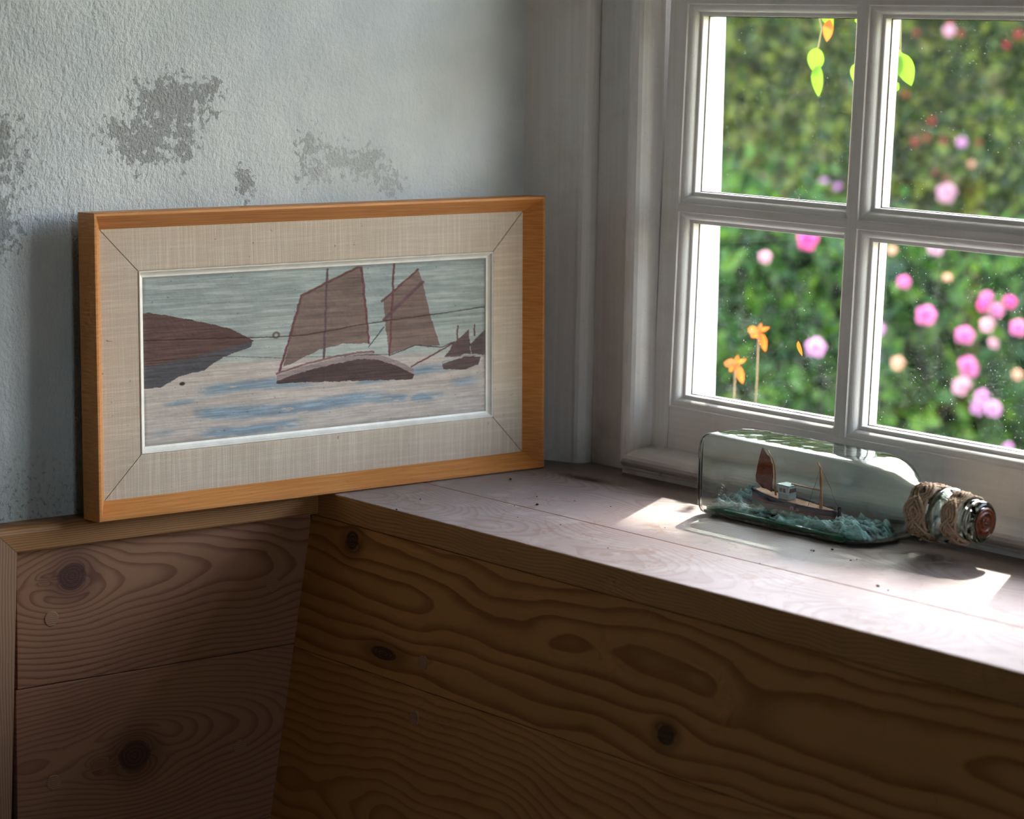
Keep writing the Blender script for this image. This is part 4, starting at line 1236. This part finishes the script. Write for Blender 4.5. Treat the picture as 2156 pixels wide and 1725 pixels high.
# unseen tree, crown shaped to shade the window and fleck the sill with sun
def shade_tree():
    base = Vector((1.9, 2.3, GZ))
    root = empty('shade_tree', base); tag(root, 'unseen leafy garden tree with its crown shaped to dapple the sill', 'tree')
    sd = Vector((-0.55, 1.0, 1.15))
    P = []; 
    n = 5200
    for k in range(n):
        xl = RNG.uniform(-0.25, 1.45); yl = RNG.uniform(-0.65, 0.32); t = RNG.uniform(2.2, 2.8)
        if yl > 0.110:
            c = mnoise.noise(Vector((xl*9+3.0, yl*14, 0.2)))
            if RNG.random() > (0.0 if c < 0.22 else 0.6): continue
        P.append(Vector((xl, yl, 0))+sd*t-base)
    P = np.array([tuple(p) for p in P])
    N = RNG.normal(size=P.shape)+np.array([0, 0, 0.6])
    o = leaves_mesh('foliage', P, N, 0.085*(0.6+0.8*RNG.random(len(P))), GREEN_A, root); o['kind'] = 'stuff'
    tube('trunk', [(0, 0, 0), (0.0, 0.0, 1.2), (-0.15, -0.1, 2.4), (-0.9, -0.4, 3.6)], lambda t: 0.11-0.07*t, STEM, root, 12)
    for q in ((-2.4, -0.6, 3.8), (-3.4, 0.2, 4.0), (-1.6, 0.3, 3.7), (-3.2, -0.2, 3.6)):
        tube('branch', [(-0.12, -0.05, 2.2), (q[0]*0.5, q[1]*0.5, 3.4), q], lambda t: 0.04-0.03*t, STEM, root, 8)
shade_tree()

# climber hanging outside the glass: each leaf is its own piece
def leaf_shape(n=9, aspect=0.62):
    V = []; F = []
    for i in range(n+1):
        t = i/n; w = aspect*0.5*math.sin(math.pi*t**0.8)**0.8
        for s in (-1, 0, 1):
            V.append((s*w, t, 0.05*abs(s)*w*3-0.12*t*t))
    for i in range(n):
        for j in range(2): F.append((i*3+j, i*3+j+1, i*3+j+4, i*3+j+3))
    me = bpy.data.meshes.new('leaf'); me.from_pydata(V, [], F); me.update()
    me.polygons.foreach_set('use_smooth', [True]*len(me.polygons)); return me
LIME = leaf_mat('climber_leaf', [(0.085, 0.20, 0.008), (0.12, 0.24, 0.014)], 0.6)
ORNG = leaf_mat('orange_petal', [(0.45, 0.075, 0.006), (0.52, 0.13, 0.012)], 0.5)
LEAFME = leaf_shape(); LEAFME.materials.append(LIME)
PETME = leaf_shape(6, 0.42); PETME.materials.append(ORNG)
PODME = leaf_shape(8, 0.20); PODME.materials.append(LIME)
climb = empty('climbing_plant', (0.05, 0.52, 0.75)); tag(climb, 'climbing plant with lime-green leaves hanging outside the upper panes', 'climber')
def hang(me, px, py, qx, qy, y, root, name='leaf', roll=0.0):
    a = unproject(px, py, 1, y); b = unproject(qx, qy, 1, y+0.004)
    d = b-a; L = d.length; d.normalize()
    n = (CAMPOS-a).normalized(); n = (n-d*n.dot(d)).normalized()
    x = d.cross(n)
    if roll:
        q = Matrix.Rotation(roll, 3, d); n = q @ n; x = q @ x
    M = Matrix((x, d, n)).transposed().to_4x4()
    o = bpy.data.objects.new(name, me); COL.objects.link(o); o.parent = root
    o.matrix_local = Matrix.Translation(a-root.location) @ M @ Matrix.Scale(L, 4)
for a in ((1722, 100, 1712, 155, 0.2), (1726, 138, 1716, 205, 0.9), (1812, 130, 1800, 180, 0.2), (1888, 100, 1882, 165, 0.3), (1893, 175, 1878, 190, 0.3), (1900, 112, 1915, 182, 0.5), (1735, 20, 1752, 58, 0.4), (1800, 45, 1835, 32, 0.3), (1880, 60, 1884, 110, 0.6)):
    hang(LEAFME, *a[:4], 0.52, climb, 'leaf', a[4])
for a in ((1738, 22, 1765, 38, 0.2), (1748, 40, 1738, 90, 0.3)):
    hang(PETME, *a[:4], 0.52, climb, 'withered_leaf', a[4])
for pts in (((1690, -60), (1720, 10), (1730, 60), (1722, 105)), ((1840, -60), (1838, 60), (1815, 130)), ((1890, -60), (1896, 40), (1896, 110))):
    tube('vine_stem', [unproject(px, py, 1, 0.52)-climb.location for px, py in pts], 0.0007, simple('vine', (0.25, 0.22, 0.08), 0.7), climb, 5)
def orange(px, py, s, label):
    root = empty('orange_flower', unproject(px, py, 1, 0.62)); tag(root, label, 'flower', 'orange flowers outside the lower left pane')
    for dx, dy, ex, ey in ((0, 0, -0.9, -0.25), (0, 0, -0.55, 0.45), (0.1, 0, 0.35, 0.75), (0.1, 0, 0.55, 1.35), (0.1, -0.1, 0.75, -0.35), (0, 0, 0.2, -0.7)):
        hang(PETME, px+dx*s, py+dy*s, px+ex*s, py+ey*s, 0.62+random.uniform(-.004, .004), root, 'petal', random.uniform(-.6, .6))
    tube('stem', [Vector((0, 0, 0)), Vector((-0.01, 0.01, -0.05)), Vector((-0.03, 0.02, -0.3))], 0.0008, STEM, root, 5)
orange(1597, 700, 30, 'orange flower outside the lower pane, higher of the two')
orange(1548, 768, 30, 'orange flower beside the white outer jamb, lower of the two')
pt = empty('dead_petal', unproject(1683, 735, 1, GY+0.003)); tag(pt, 'dry orange petal stuck to the outside of the lower left pane', 'petal')
hang(PETME, 1681, 718, 1686, 752, GY+0.003, pt, 'petal_blade', 0.9)
